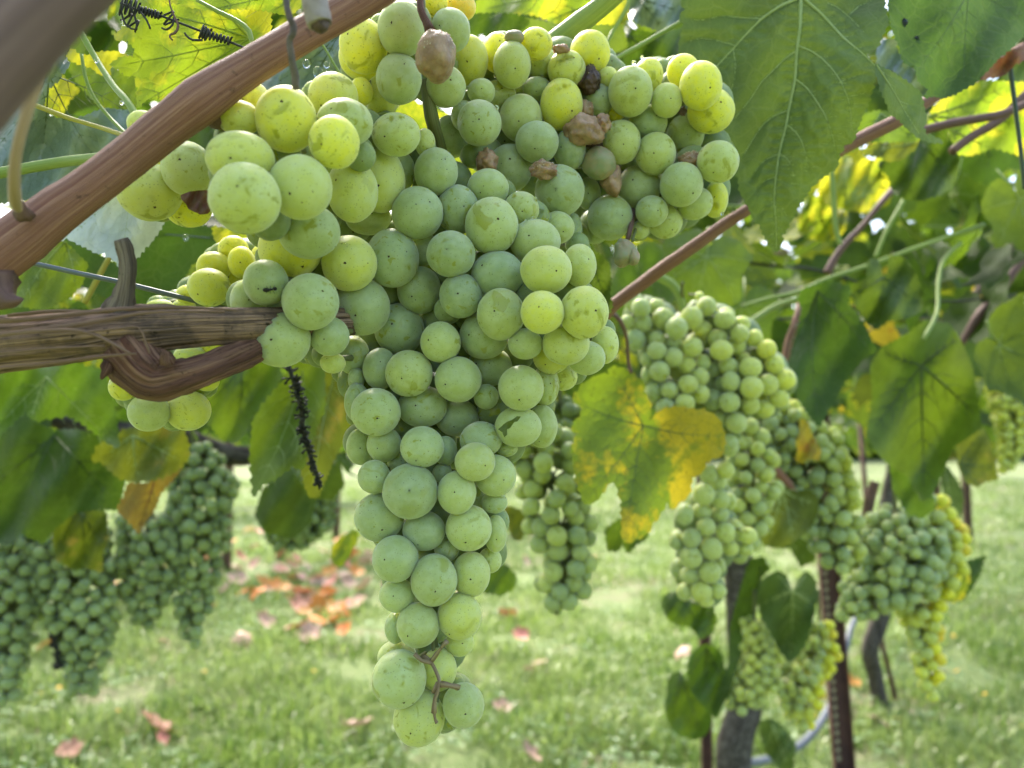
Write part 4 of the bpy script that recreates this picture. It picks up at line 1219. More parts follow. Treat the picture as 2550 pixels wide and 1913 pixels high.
tube('spur', p_, r_, M_SPUR, 32, parent=c2, step=.0015, ridges=.16, rough=.26, seed=3)
p_, r_ = pts3([(318, 870, .242, 130), (345, 905, .241, 132), (372, 935, .240, 122), (405, 952, .240, 102), (450, 942, .240, 92), (490, 930, .240, 82), (540, 910, .243, 76), (600, 885, .248, 74), (680, 845, .260, 70), (760, 800, .278, 60)])
tube('bent_shoot', p_, r_, M_OLD_RED, 48, parent=c2, step=.0015, ridges=.13, rough=.14, seed=14)
p_, r_ = pts3([(270, 905, .236, 26), (262, 925, .234, 22), (252, 945, .233, 6)])
tube('bud', p_, r_, M_OLD_RED, 10, parent=c2, step=.002, rough=.6, ridges=.3, seed=2)
p_, r_ = pts3([(415, 905, .232, 40), (412, 880, .231, 30), (400, 880, .231, 10)])
tube('bud', p_, r_, M_OLD_RED, 10, parent=c2, step=.002, rough=.6, ridges=.3, seed=5)
for k, lst in enumerate(([(-20, 838, .2225, 9), (60, 826, .2225, 10), (130, 823, .2225, 11), (200, 824, .2225, 9), (250, 840, .223, 8), (300, 866, .223, 6), (325, 880, .2225, 4)],
                         [(60, 822, .2245, 7), (150, 813, .2245, 9), (240, 800, .2245, 9), (340, 782, .2255, 8), (420, 776, .2275, 6), (560, 776, .233, 5)],
                         [(-20, 800, .2265, 10), (100, 792, .2265, 9), (230, 777, .2265, 9), (330, 768, .2285, 8), (450, 766, .2325, 6), (590, 772, .236, 5)],
                         [(100, 834, .2225, 5), (200, 828, .2225, 6), (300, 818, .223, 5), (345, 815, .2235, 5), (362, 850, .224, 5), (372, 880, .225, 4)],
                         [(-20, 918, .2275, 8), (120, 905, .2275, 8), (250, 888, .2275, 7), (340, 880, .2275, 4)],
                         [(20, 786, .2315, 6), (120, 776, .2315, 8), (200, 775, .2315, 5)],
                         [(-10, 880, .2235, 5), (130, 868, .2235, 5), (260, 862, .2235, 4)])):
    p_, r_ = pts3(lst); r_ = [q * 1.25 for q in r_]
    tube('bark_strip', p_, r_, M_STRIP, 7, parent=c2, step=.003, rough=.5, ridges=.3, seed=k)
# bark curls lifted from the cane
cane('trellis_wire', 'grey galvanised wire sloping down behind the spur at the left', 'wire',
     [(-150, 590, .29, 13), (66, 652, .295, 13), (300, 703, .30, 13), (495, 752, .31, 12.5), (700, 800, .33, 12), (1000, 868, .40, 10)], M_WIRE, sides=12, step=.02)
cane('trellis_wire', 'thin dark wire crossing behind the pale leaf with a water drop on it', 'wire',
     [(-100, 560, .5, 4), (400, 583, .5, 4), (700, 612, .5, 4), (1500, 700, .52, 4)], M_WIRE, sides=8, step=.05)
cane('trellis_wire', 'green wire hanging down near the right edge, in front of the leaves', 'wire',
     [(2490, -30, .48, 11), (2500, 40, .48, 11), (2513, 150, .48, 11), (2527, 260, .48, 11), (2540, 360, .48, 10), (2552, 470, .48, 10)], M_WIREG, sides=8)
cane('vine_cane', 'straight brown cane rising to the right behind the upper bunch and the big leaf', 'cane',
     [(1500, 800, .47, 26), (1526, 762, .465, 32), (1600, 706, .46, 33), (1650, 668, .455, 33), (1730, 612, .45, 31), (1800, 562, .45, 30), (1865, 520, .45, 29), (2000, 430, .46, 30), (2110, 363, .47, 34), (2240, 298, .475, 34), (2330, 240, .48, 28), (2420, 190, .49, 26), (2600, 90, .5, 24)],
     M_CANE, sides=20, ridges=.02, rough=.06, seed=21)
cane('vine_cane', 'thin brown cane under the yellow-green leaf at upper right, running to the edge', 'cane',
     [(2280, 330, .56, 22), (2360, 310, .56, 22), (2440, 295, .56, 21), (2500, 283, .56, 20), (2600, 240, .56, 20)], M_CANE_DARK, sides=14, ridges=.05, seed=22)
cane('vine_cane', 'dark brown cane slanting up to the right edge below the thin one', 'cane',
     [(2370, 378, .60, 22), (2420, 340, .60, 21), (2490, 298, .60, 22), (2560, 230, .60, 20), (2640, 170, .6, 20)], M_CANE_DARK, sides=14, ridges=.05, seed=23)
cane('vine_cane', 'dark forked shoot among the yellow lit leaves, right of the big leaf tip', 'cane',
     [(2060, 680, .85, 20), (2095, 620, .85, 17), (2150, 560, .85, 14), (2190, 510, .85, 15), (2225, 470, .86, 16), (2280, 400, .9, 14)], M_CANE_DARK, sides=12, ridges=.1, rough=.15, seed=24)
cane('vine_cane', 'left of two parallel brown canes slanting at the right edge', 'cane',
     [(2400, 780, 1.05, 22), (2440, 720, 1.05, 19), (2490, 650, 1.05, 18), (2545, 595, 1.05, 18), (2600, 530, 1.05, 18)], M_CANE_DARK, sides=12, ridges=.1, rough=.1, seed=25)
cane('vine_cane', 'right of two parallel brown canes slanting at the right edge', 'cane',
     [(2395, 855, 1.0, 16), (2440, 785, 1.0, 26), (2480, 740, 1.0, 22), (2515, 690, 1.0, 22), (2560, 630, 1.0, 22), (2620, 560, 1.0, 20)], M_CANE_DARK, sides=12, ridges=.1, rough=.1, seed=26)
cane('vine_cane', 'long thin dark tendril stem from the two lobed bunch up to the right', 'shoot',
     [(1850, 762, .8, 8), (1920, 742, .8, 10), (1985, 728, .8, 11), (2060, 695, .8, 11), (2150, 665, .8, 10), (2300, 610, .82, 9), (2450, 560, .85, 9)], M_GREENSTEM, sides=8)
cane('vine_cane', 'short orange-brown dry cane piece behind the small bunches, right of the yellow leaf', 'cane',
     [(1860, 1100, .86, 20), (1900, 1140, .86, 26), (1930, 1170, .86, 24), (1960, 1200, .86, 20), (1985, 1235, .86, 12)], M_CANE, sides=14, ridges=.1, rough=.2, seed=27)
cane('vine_cane', 'short brown upright cane between two bunches at the right', 'cane',
     [(2180, 1200, 1.0, 22), (2165, 1250, 1.0, 26), (2155, 1310, 1.0, 22)], M_CANE_DARK, sides=14, ridges=.1, rough=.2, seed=28)
cane('vine_cane', 'pinkish upright shoot left of the dark hanging leaf at right', 'cane',
     [(1955, 900, .8, 18), (1965, 850, .8, 20), (1985, 790, .8, 18), (2000, 720, .82, 14)], M_CANE, sides=12, seed=29)
st = cane('green_shoot', 'thick pale green shoot above the upper bunch, coming in from the top edge', 'shoot',
          [(1330, 160, .36, 56), (1370, 118, .355, 58), (1430, 68, .35, 54), (1495, 18, .345, 50), (1560, -40, .34, 48)], M_GREENSTEM, sides=24, ridges=.03, rough=.04, seed=31)
for nm, lb, lst, m in [
    ('leaf_stalk', 'green dewy leaf stalk slanting down to the cane at upper left', [(175, 40, .31, 10), (190, 62, .31, 15), (235, 140, .31, 14), (280, 210, .30, 15), (315, 250, .29, 17), (345, 300, .285, 22)], M_GREENSTEM),
    ('leaf_stalk', 'yellow leaf stalk left of the cane at upper left', [(86, 262, .30, 13), (120, 275, .30, 12), (180, 297, .30, 11), (250, 318, .30, 11), (330, 345, .29, 13)], M_YSTEM),
    ('leaf_stalk', 'thin green stalk with a dry bud between two others at upper left', [(203, 135, .33, 8), (212, 190, .33, 8), (235, 245, .33, 8), (275, 295, .33, 9), (325, 345, .32, 10)], M_GREENSTEM),
    ('leaf_stalk', 'straight bright green stalk entering from the left edge', [(-40, 438, .29, 28), (60, 420, .29, 27), (160, 403, .29, 26), (255, 392, .28, 26), (330, 380, .27, 26)], M_GREENSTEM),
    ('leaf_stalk', 'thin yellow-green stalk behind the cane left of the top grapes', [(795, 100, .33, 6), (815, 130, .33, 6), (835, 165, .33, 6), (852, 190, .33, 6)], M_GREENSTEM),
    ('leaf_stalk', 'long thin green stalk slanting up to the big veined leaf', [(1490, 190, .42, 10), (1530, 150, .42, 11), (1600, 110, .42, 11), (1660, 75, .42, 11), (1710, 47, .42, 11)], M_GREENSTEM),
    ('leaf_stalk', 'thin green stalk crossing the long one above the upper bunch', [(1480, 175, .46, 9), (1520, 90, .46, 9), (1555, 30, .46, 10), (1575, -20, .46, 10)], M_GREENSTEM),
    ('leaf_stalk', 'dark green upright stalk among the lit leaves right of the big leaf', [(2070, 420, .7, 12), (2075, 480, .7, 13), (2080, 560, .7, 12), (2092, 610, .7, 12)], M_GREENSTEM),
    ('leaf_stalk', 'green slanting stalk right of the forked shoot', [(2180, 640, .8, 9), (2210, 570, .8, 9), (2250, 500, .8, 9)], M_GREENSTEM),
    ('leaf_stalk', 'thin brown stalk hanging beside the two lobed bunch', [(1525, 780, .55, 12), (1545, 800, .55, 12), (1560, 840, .56, 9), (1565, 900, .57, 9), (1572, 930, .57, 9)], M_CANE_DARK),
    ('leaf_stalk', 'curved green stalk carrying the two lobed bunch', [(1640, 690, .62, 22), (1675, 710, .62, 22), (1695, 745, .62, 20), (1700, 780, .62, 18)], M_GREENSTEM),
    ('leaf_stalk', 'yellow stalk crossing behind the spur on the left', [(210, 755, .42, 14), (235, 710, .42, 14), (262, 660, .42, 13), (285, 620, .42, 12)], M_YSTEM),
    ('leaf_stalk', 'dark stalk in front of the bright leaf at the top, left of the grey tendril', [(490, 0, .27, 9), (545, 30, .27, 10), (590, 52, .27, 11), (620, 78, .27, 14), (628, 115, .27, 10)], M_GREENSTEM),
]:
    cane(nm, lb, 'leaf stalk', lst, m, sides=12, rough=.05, seed=lst[0][0])
# grey cut stub and twisted tendril hanging in front of the cane
cb = cane('cut_stub', 'grey sawn-off stub hanging from the top edge in front of the cane', 'cane stub',
          [(776, -40, .200, 62), (783, 0, .200, 64), (790, 35, .200, 64), (795, 58, .200, 62), (796, 62, .200, 58)], M_CUT, sides=24, rough=.08, ridges=.06, seed=8)
p_, r_ = pts3([(794, 50, .200, 40), (798, 66, .200, 44), (800, 76, .2, 30), (801, 84, .2, 6)])
tube('dead_pith', p_, r_, M_RAISIN, 14, parent=cb, rough=.2, ridges=.2)
cane('tendril', 'twisted grey woody tendril hanging in front of the thick cane', 'tendril',
     [(714, -30, .205, 15), (714, 15, .205, 16), (722, 45, .205, 17), (731, 65, .206, 17), (729, 85, .206, 16), (721, 100, .207, 15), (724, 130, .208, 16), (729, 165, .21, 17), (735, 190, .212, 18), (736, 222, .214, 18)], M_GREYTEN, sides=12, ridges=.12, rough=.18, step=.0015, seed=6)
# black coiled tendril
root = empty('tendril', P(620, 122, .29)); tag(root, 'black tightly coiled dry tendril in front of the bright leaf at upper left', 'tendril')
line = [(640, 132), (615, 122), (590, 112), (560, 100), (535, 92), (500, 78), (470, 66), (440, 55), (415, 45), (395, 38), (370, 32), (350, 28), (325, 18), (300, 8)]
p_, r_ = pts3([(x, y, .29, 6) for x, y in line]); tube('strand', p_, r_, M_TENDRIL, 8, parent=root, step=.003, rough=.1)


def coil(root, x0, y0, x1, y1, rad, turns, w_, d=.29, grow=0.0, seed=0):
    r = random.Random(seed); lst = []
    n = int(turns * 14)
    ux, uy = x1 - x0, y1 - y0; L = math.hypot(ux, uy); nx_, ny_ = -uy / L, ux / L
    for i in range(n + 1):
        t = i / n; a = 2 * math.pi * turns * t
        rr = rad * (1 + grow * t) * (1 + .12 * math.sin(a * .37 + seed))
        lst.append((x0 + ux * t + nx_ * math.cos(a) * rr, y0 + uy * t + ny_ * math.cos(a) * rr, d + math.sin(a) * rr * d / F, w_))
    p_, r_ = pts3(lst); tube('coil', p_, r_, M_TENDRIL, 7, parent=root)


coil(root, 575, 103, 520, 88, 9, 6, 5, seed=1); coil(root, 520, 88, 500, 78, 15, 3, 5.5, seed=2)
coil(root, 400, 40, 345, 24, 9, 7, 5, seed=3); coil(root, 430, 60, 408, 30, 20, 1.6, 5, seed=4); coil(root, 345, 24, 300, 10, 18, 4, 5, seed=5, grow=.5)
coil(root, 310, 40, 345, 70, 14, 2, 5, seed=6)
for lst in ([(505, 100, .288, 6), (480, 100, .287, 6), (465, 90, .287, 5), (460, 82, .287, 5)], [(350, 30, .288, 5), (365, 50, .287, 5), (374, 72, .287, 5)], [(300, 20, .288, 5), (312, 60, .288, 5), (340, 74, .288, 5), (335, 40, .288, 5), (320, 10, .288, 5)],
            [(433, 45, .288, 5), (430, 62, .287, 5), (415, 74, .287, 5), (403, 70, .287, 5)]):
    p_, r_ = pts3(lst); tube('strand', p_, r_, M_TENDRIL, 7, parent=root, step=.002)
cane('tendril', 'thin curved brown hook of tendril hanging across the bright leaf at upper left', 'tendril',
     [(418, -20, .285, 4), (424, 15, .285, 4), (436, 45, .285, 5), (444, 65, .285, 6), (436, 82, .285, 7), (425, 86, .285, 5), (423, 93, .285, 5), (430, 100, .285, 4)], M_CANE_DARK, sides=8, step=.002)


# dried bunch skeletons
def dry_stalk(label, axis, d, seed, w_=11, n=170):
    r = random.Random(seed)
    root = empty('dry_bunch_stalk', P(axis[0][0], axis[0][1], d)); tag(root, label, 'dry stalk')
    p_, r_ = pts3([(x, y, d, w_) for x, y in axis]); tube('main_stalk', p_, r_, M_TENDRIL, 8, parent=root, step=.003, rough=.4, seed=seed)
    parts = []
    for _ in range(n):
        t = r.random() * (len(axis) - 1); i = int(t); k = t - i
        x = axis[i][0] * (1 - k) + axis[i + 1][0] * k; y = axis[i][1] * (1 - k) + axis[i + 1][1] * k
        s = (26 - 14 * t / len(axis)) * r.uniform(.4, 1); a = r.uniform(0, 6.28)
        ex, ey = math.cos(a) * s, math.sin(a) * s * .6
        q = [(x, y, d, 5), (x + ex * .6, y + ey * .6 + 2, d + r.uniform(-.004, .004), 5), (x + ex, y + ey + r.uniform(-5, 8), d + r.uniform(-.006, .006), 7)]
        p_, r_ = pts3(q); parts.append(tube_data(p_, r_, 5))
    vv, ff, uu = merge(parts); o = child('twigs', mesh('twigs', vv, ff, uv=uu, mats=[M_TENDRIL]), root); o['kind'] = 'stuff'


dry_stalk('black dried bunch stalk hanging left of the main bunch below the grapes', [(715, 905), (735, 960), (750, 1020), (755, 1070), (768, 1120), (785, 1170), (793, 1208)], .42, 1)
dry_stalk('black dried bunch stalk between two dark bunches at lower left', [(132, 1510), (135, 1560), (140, 1610), (148, 1665)], .98, 2, w_=9, n=90)

# ------------------------------------------------------------------ the leaves one can tell apart
BIG = [(1996, -30), (1700, -30), (1696, 0), (1705, 25), (1692, 38), (1702, 60), (1694, 95), (1690, 118), (1698, 160), (1715, 215), (1740, 270), (1770, 330), (1800, 385), (1825, 420), (1838, 445), (1843, 480), (1852, 494),
       (1863, 515), (1875, 544), (1892, 560), (1903, 587), (1918, 616), (1934, 629), (1945, 612), (1948, 586), (1957, 574), (1966, 556), (1980, 535), (1984, 520), (2012, 480), (2021, 466), (2040, 448), (2066, 430), (2085, 418),
       (2091, 384), (2103, 362), (2127, 350), (2136, 320), (2146, 292), (2162, 255), (2172, 225), (2180, 195), (2183, 168), (2150, 131), (2186, 118), (2198, 88), (2213, 53), (2203, 18), (2207, -30)]
J = (1994, -3)
bv = [([(1994, -30), (1993, 20), (1991, 74), (1983, 126), (1980, 200), (1964, 274), (1958, 312), (1940, 382), (1932, 441), (1927, 500), (1932, 560), (1933, 618)], 1.35),
      ([(1990, -5), (1945, 15), (1900, 45), (1860, 85), (1826, 122), (1785, 165), (1750, 215)], 1.1),
      ([(1998, -5), (2047, 38), (2078, 72), (2100, 95), (2150, 136), (2182, 168)], 1.2),
      ([(1985, 114), (2020, 128), (2047, 146), (2075, 175), (2094, 203), (2112, 245), (2119, 290), (2122, 330)], .6),
      ([(1981, 198), (2008, 218), (2029, 246), (2048, 275), (2060, 300), (2076, 347), (2082, 392)], .6),
      ([(1961, 312), (1985, 332), (1999, 358), (2010, 400), (2018, 440)], .45),
      ([(1940, 380), (1965, 400), (1975, 430), (1980, 470)], .3),
      ([(1981, 128), (1950, 150), (1929, 172), (1895, 205), (1870, 245), (1850, 270), (1826, 300)], .6),
      ([(1960, 276), (1925, 290), (1900, 310), (1876, 345), (1858, 375), (1845, 400)], .5),
      ([(1939, 384), (1905, 398), (1885, 420), (1870, 445)], .4), ([(1932, 440), (1905, 450), (1885, 470)], .35), ([(1928, 500), (1905, 515), (1890, 535)], .3), ([(1930, 515), (1950, 520), (1960, 540)], .3),
      ([(1894, 47), (1850, 45), (1800, 40), (1740, 52), (1715, 45)], .4), ([(1835, 115), (1780, 100), (1745, 95), (1710, 105)], .35), ([(1826, 122), (1832, 160), (1830, 200), (1815, 235)], .35),
      ([(2060, 8), (2085, 18), (2112, 40), (2135, 62), (2160, 90)], .35), ([(2114, 38), (2140, 15), (2175, 0)], .3), ([(2090, 205), (2130, 190), (2160, 185)], .25), ([(2117, 240), (2140, 235), (2165, 230)], .25)]
# fine cross veins
rb = random.Random(3)
for ln, q in list(bv)[:7]:
    for i in range(len(ln) - 1):
        for k in range(3):
            t = (k + rb.random() * .6) / 3
            x, y = ln[i][0] + (ln[i + 1][0] - ln[i][0]) * t, ln[i][1] + (ln[i + 1][1] - ln[i][1]) * t
            for sg in (1, -1):
                l_ = rb.uniform(14, 34); sl = rb.uniform(-.35, .15)
                bv.append(([(x, y), (x + sg * l_ * .5, y + l_ * sl * .5 - 1), (x + sg * l_, y + l_ * sl)], .16))
bv = [(ln, q) for ln, q in bv if all(1685 < p[0] < 2215 for p in ln)]
traced_leaf('vine_leaf', 'very large green leaf hanging tip down at upper right, its pale veins towards the viewer', BIG, .385, LM['under'], M_VEIN, g=(-.10, .10), veins=bv,
            tooth=19, amp=5, step=6, relief=.0026, wave=.006, cup=.015, seed=3, vw=4.3)
LOBE = [(2180, 160), (2184, 195), (2196, 232), (2210, 262), (2216, 285), (2240, 298), (2256, 318), (2275, 332), (2290, 345), (2320, 356), (2350, 355), (2330, 342), (2306, 335), (2300, 318), (2308, 296), (2300, 262), (2294, 232), (2262, 206), (2222, 180)]
traced_leaf('vine_leaf', 'narrow folded green lobe pointing down right, joined to the edge of the very large leaf', LOBE, .387, LM['under'], M_VEIN, g=(.5, .2),
            veins=[([(2182, 162), (2210, 205), (2238, 250), (2260, 290), (2290, 335)], 1.0), ([(2240, 252), (2265, 262), (2280, 285)], .35), ([(2183, 170), (2215, 190), (2262, 212)], .3)], tooth=17, amp=4, step=7, relief=.001, wave=.003, seed=4, vw=2.6)
DARKTR = [(2212, -30), (2212, 20), (2218, 55), (2228, 90), (2240, 118), (2244, 140), (2255, 160), (2276, 163), (2283, 190), (2290, 206), (2312, 222), (2302, 243), (2325, 240), (2350, 246), (2385, 232), (2430, 205), (2465, 170), (2492, 140), (2520, 120), (2560, 75), (2600, 20), (2600, -40)]
traced_leaf('vine_leaf', 'large dark olive leaf with water drops in the top right corner', DARKTR, .40, LM['dark'], M_VEIN_D, g=(.25, -.2),
            veins=auto_veins((2412, -20), [(2400, 215), (2280, 180), (2560, 60)], 4, 5), tooth=15, amp=4, step=8, relief=.0008, wave=.006, seed=5, vw=1.6)


def TL(label, c_, pts, d, mat, j=None, tips=(), vm=M_VEIN, vw=2.0, name='vine_leaf', **k):
    o = cv(c_, pts)
    v = auto_veins(cv(c_, [j])[0], cv(c_, tips), 4, k.get('seed', 1)) if j else ()
    k.setdefault('step', 12); k.setdefault('tooth', 15); k.setdefault('amp', 4)
    return traced_leaf(name, label, o, d, mat, vm, veins=v, vw=vw, **k)


TL('lime green backlit leaf under the dark olive leaf at upper right', 'P', [(1430, 930), (1520, 830), (1700, 740), (1900, 680), (2100, 690), (2300, 690), (2300, 1400), (2130, 1300), (1960, 1250), (1750, 1320), (1640, 1300), (1560, 1080), (1400, 1060)], .62, LM['lime'],
   (1400, 985), [(2100, 700), (2230, 1050), (1950, 1260)], M_VEIN_Y, 3.5, seed=6, g=(.1, .2), wave=.01, step=11)
TL('curled dark red dry leaf caught on the green wire at the right edge', 'P', [(1780, 700), (1900, 560), (2040, 480), (2080, 430), (2212, 400), (2260, 420), (2260, 490), (2140, 540), (2040, 640), (1920, 660)], .47, LM['dry'], (2200, 440), [(1800, 690)], M_VEIN_R, 1.5, seed=7, step=9, wave=.006, tooth=20)
TL('pale green leaf edge behind the dry leaf at the right edge', 'P', [(1980, 680), (2060, 600), (2000, 480), (2080, 380), (2160, 280), (2300, 250), (2300, 690)], .50, LM['under'], (2250, 300), [(2050, 660)], seed=8, step=9)
TL('glossy grey leaf scrap between the very large leaf and the dark olive one', 'P', [(970, 560), (960, 440), (1000, 330), (1140, 335), (1130, 400), (1190, 540), (1300, 600), (1310, 670), (1390, 730), (1400, 780), (1350, 830), (1240, 710), (1100, 600)], .45, LM['grey'], None, seed=9, step=8, wave=.006)
TL('green leaf edge behind the brown cane, right of the big leaf', 'P', [(650, 1310), (830, 980), (960, 940), (1050, 945), (1200, 1060), (1330, 1170), (1280, 1200), (1050, 1200), (900, 1200), (740, 1290)], .52, LM['mid'], (1000, 960), [(1280, 1180), (760, 1240)], seed=10, step=10)
TL('dark green broad leaf with a pointed right lobe below the brown canes at right', 'P', [(975, 1400), (1010, 1360), (1060, 1370), (1170, 1350), (1250, 1290), (1310, 1210), (1400, 1130), (1480, 1040), (1550, 1090), (1600, 1240), (1650, 1340), (1640, 1500), (1600, 1590), (1520, 1640), (1340, 1700), (1180, 1680), (1090, 1600), (1060, 1500)], .66, LM['dark'],
   (1330, 1210), [(1200, 1690), (1010, 1390), (1620, 1560)], M_VEIN_D, 2.5, seed=11, step=12, wave=.012)
TL('olive leaf just below the pointed lobe of the very large leaf', 'P', [(820, 1280), (960, 1210), (1310, 1190), (1290, 1260), (1220, 1310), (1180, 1350), (1060, 1370), (1000, 1330), (900, 1320)], .64, LM['olive'], (1290, 1210), [(860, 1290)], seed=12, step=10)
TL('bright yellow backlit leaf right of the tip of the very large leaf', 'P', [(560, 1430), (640, 1340), (720, 1330), (780, 1400), (860, 1340), (980, 1360), (970, 1450), (1060, 1520), (1100, 1620), (1060, 1740), (860, 1800), (600, 1760), (460, 1700), (480, 1560)], .95, LM['lime'], (700, 1740), [(720, 1360), (960, 1380), (1060, 1560)], M_VEIN_Y, 4, seed=13, step=11, wave=.02)
TL('round bright green leaf left of the forked shoot, behind the big leaf tip', 'Q', [(350, 60), (420, 30), (560, 50), (640, 130), (710, 180), (690, 330), (600, 400), (480, 410), (300, 350), (300, 200), (340, 120)], .98, LM['lime'], (490, 230), [(520, 60), (680, 240), (560, 390), (320, 330)], M_VEIN_Y, 3.5, seed=14, step=12, wave=.02)
TL('dark green leaf hanging tip down right of the two lobed bunch', 'Q', [(500, 770), (560, 740), (620, 760), (740, 800), (720, 940), (860, 1120), (960, 1340), (860, 1400), (720, 1560), (600, 1760), (480, 1980), (400, 1900), (300, 1750), (240, 1560), (220, 1440), (290, 1200), (330, 980), (290, 900), (330, 820)], .72, LM['dark'],
   (460, 830), [(470, 1940), (900, 1330), (240, 1450)], M_VEIN_D, 3, seed=15, step=14, wave=.014)
TL('broad dark green leaf with a notch at its stalk, right half of the picture', 'Q', [(740, 800), (880, 720), (880, 600), (930, 550), (985, 600), (1010, 700), (1055, 690), (1070, 530), (1190, 550), (1290, 680), (1350, 850), (1350, 990), (1230, 1060), (1050, 1090), (960, 1160), (880, 1110), (790, 960)], .74, LM['dark'],
   (1020, 715), [(940, 1140), (1320, 960), (780, 850)], M_VEIN_D, 3, seed=16, step=14, wave=.014, g=(.2, 0))
TL('large dark green leaf with a pale vein star, hanging before the far bunches at right', 'Z', [(1880, 790), (1905, 750), (1960, 722), (2000, 690), (2050, 700), (2075, 735), (2098, 790), (2112, 860), (2120, 925), (2060, 965), (2040, 1010), (2010, 1075), (1990, 1082), (1962, 1030), (1930, 1010), (1900, 985), (1872, 940), (1885, 860)], .82, LM['mid'],
   (1990, 790), [(1995, 1065), (2110, 900), (1885, 930), (2070, 730), (1905, 760)], M_VEIN_D, 4, seed=17, step=14, wave=.02)
TL('light green leaf partly behind the large dark one, above the broad lower right bunch', 'Z', [(1920, 1000), (1965, 1030), (1995, 1085), (2015, 1072), (2020, 1100), (1990, 1120), (1960, 1110), (1930, 1060)], .90, LM['mid'], None, seed=18, step=12)
TL('round bright green leaf at the right above the gravel path', 'Z', [(2068, 965), (2095, 940), (2125, 925), (2140, 960), (2150, 1000), (2155, 1035), (2130, 1040), (2110, 1052), (2085, 1040), (2070, 1010)], .95, LM['olive'], (2072, 1000), [(2150, 1010), (2120, 935), (2110, 1045)], M_VEIN_D, 2.5, seed=19, step=11)
TL('green narrow leaf hanging before the punched far posts', 'R', [(1500, 700), (1560, 690), (1640, 800), (1690, 900), (1690, 1040), (1660, 1140), (1560, 1100), (1530, 950)], 1.1, LM['under'], (1540, 700), [(1650, 1120)], seed=20, step=11)
TL('green leaf with brown stalk under the bunch with the orange scrap', 'R', [(0, 900), (140, 860), (290, 900), (380, 880), (460, 940), (470, 1050), (420, 1180), (340, 1260), (250, 1330), (150, 1370), (0, 1340), (-70, 1100)], .84, LM['olive'], (150, 880), [(250, 1310), (30, 1320), (440, 1000)], seed=21, step=12, vw=3)
TL('orange dry scrap of leaf hanging on the shaded bunch', 'R', [(320, 290), (380, 310), (400, 400), (450, 480), (490, 560), (460, 630), (380, 620), (330, 660), (280, 630), (300, 540), (280, 480), (310, 400)], .80, LM['yellow'], None, seed=22, step=8, wave=.006, tooth=12)
TL('green leaf filling the gap above the pale small bunch at lower right', 'O', [(640, 0), (900, 0), (1000, 60), (1000, 220), (920, 260), (860, 150), (760, 150), (700, 130)], 1.0, LM['dark'], (820, 0), [(940, 240), (700, 120)], seed=23, step=12)
# the yellow autumn leaf
AUT = cv('M', [(400, 870), (412, 818), (480, 810), (560, 842), (640, 900), (712, 955), (700, 1010), (735, 1080), (760, 1170), (748, 1260), (700, 1320), (770, 1260), (850, 1180), (1000, 1150), (1160, 1178), (1250, 1190), (1340, 1240), (1380, 1330), (1405, 1420), (1395, 1500), (1370, 1580), (1290, 1600)]) + \
    cv('N', [(1930, 520), (1905, 600), (1850, 642), (1812, 650), (1785, 800), (1700, 868), (1635, 930), (1600, 880), (1590, 870), (1540, 960), (1470, 1050), (1410, 1150), (1320, 1190), (1260, 1215), (1205, 1180), (1205, 1000), (1198, 860), (1170, 760), (1140, 650), (1085, 720), (1030, 800), (975, 865), (895, 890), (850, 790), (822, 720), (805, 640), (782, 520), (805, 450), (765, 420), (790, 350), (828, 280), (768, 250), (800, 190), (845, 130), (860, 64)]) + cv('M', [(150, 1150), (90, 1090), (140, 1010), (200, 940), (300, 880)])
jn = (1602, 1060)
av = auto_veins(jn, cv('N', [(1230, 1190), (880, 860)]) + cv('M', [(1370, 1400), (110, 1100), (450, 830)]), 5, 33)
traced_leaf('vine_leaf', 'yellow and green mottled autumn leaf in the middle right, facing the viewer', AUT, .56, LM['autumn'], M_VEIN_D, g=(.15, -.12), veins=av, tooth=24, amp=6, step=7, relief=.0012, wave=.008, seed=33, vw=1.7)
TL('small dark green leaf behind the lower tip of the yellow leaf', 'N', [(1060, 1100), (1190, 1010), (1260, 1000), (1460, 1060), (1420, 1180), (1330, 1230), (1260, 1310), (1210, 1230), (1170, 1290), (1080, 1280)], .72, LM['mid'], None, seed=34, step=10)
TL('small yellowish green leaf behind the main bunch, right side', 'N', [(150, 960), (230, 900), (400, 960), (380, 1100), (330, 1200), (260, 1180), (230, 1080)], .8, LM['olive'], None, seed=35, step=9)
TL('small green leaf right of the lower main bunch', 'G', [(1400, 560), (1500, 430), (1600, 440), (1680, 540), (1660, 640), (1560, 700), (1400, 680)], .9, LM['mid'], None, seed=36, step=9)
TL('dark serrated leaf just behind the right wing of the main bunch', 'E', [(1640, 640), (1740, 690), (1790, 760), (1800, 900), (1790, 1000), (1815, 1100), (1790, 1180), (1600, 1150), (1560, 900)], .44, LM['dark'], (1640, 700), [(1790, 1150)], M_VEIN_D, seed=37, step=9, tooth=12)
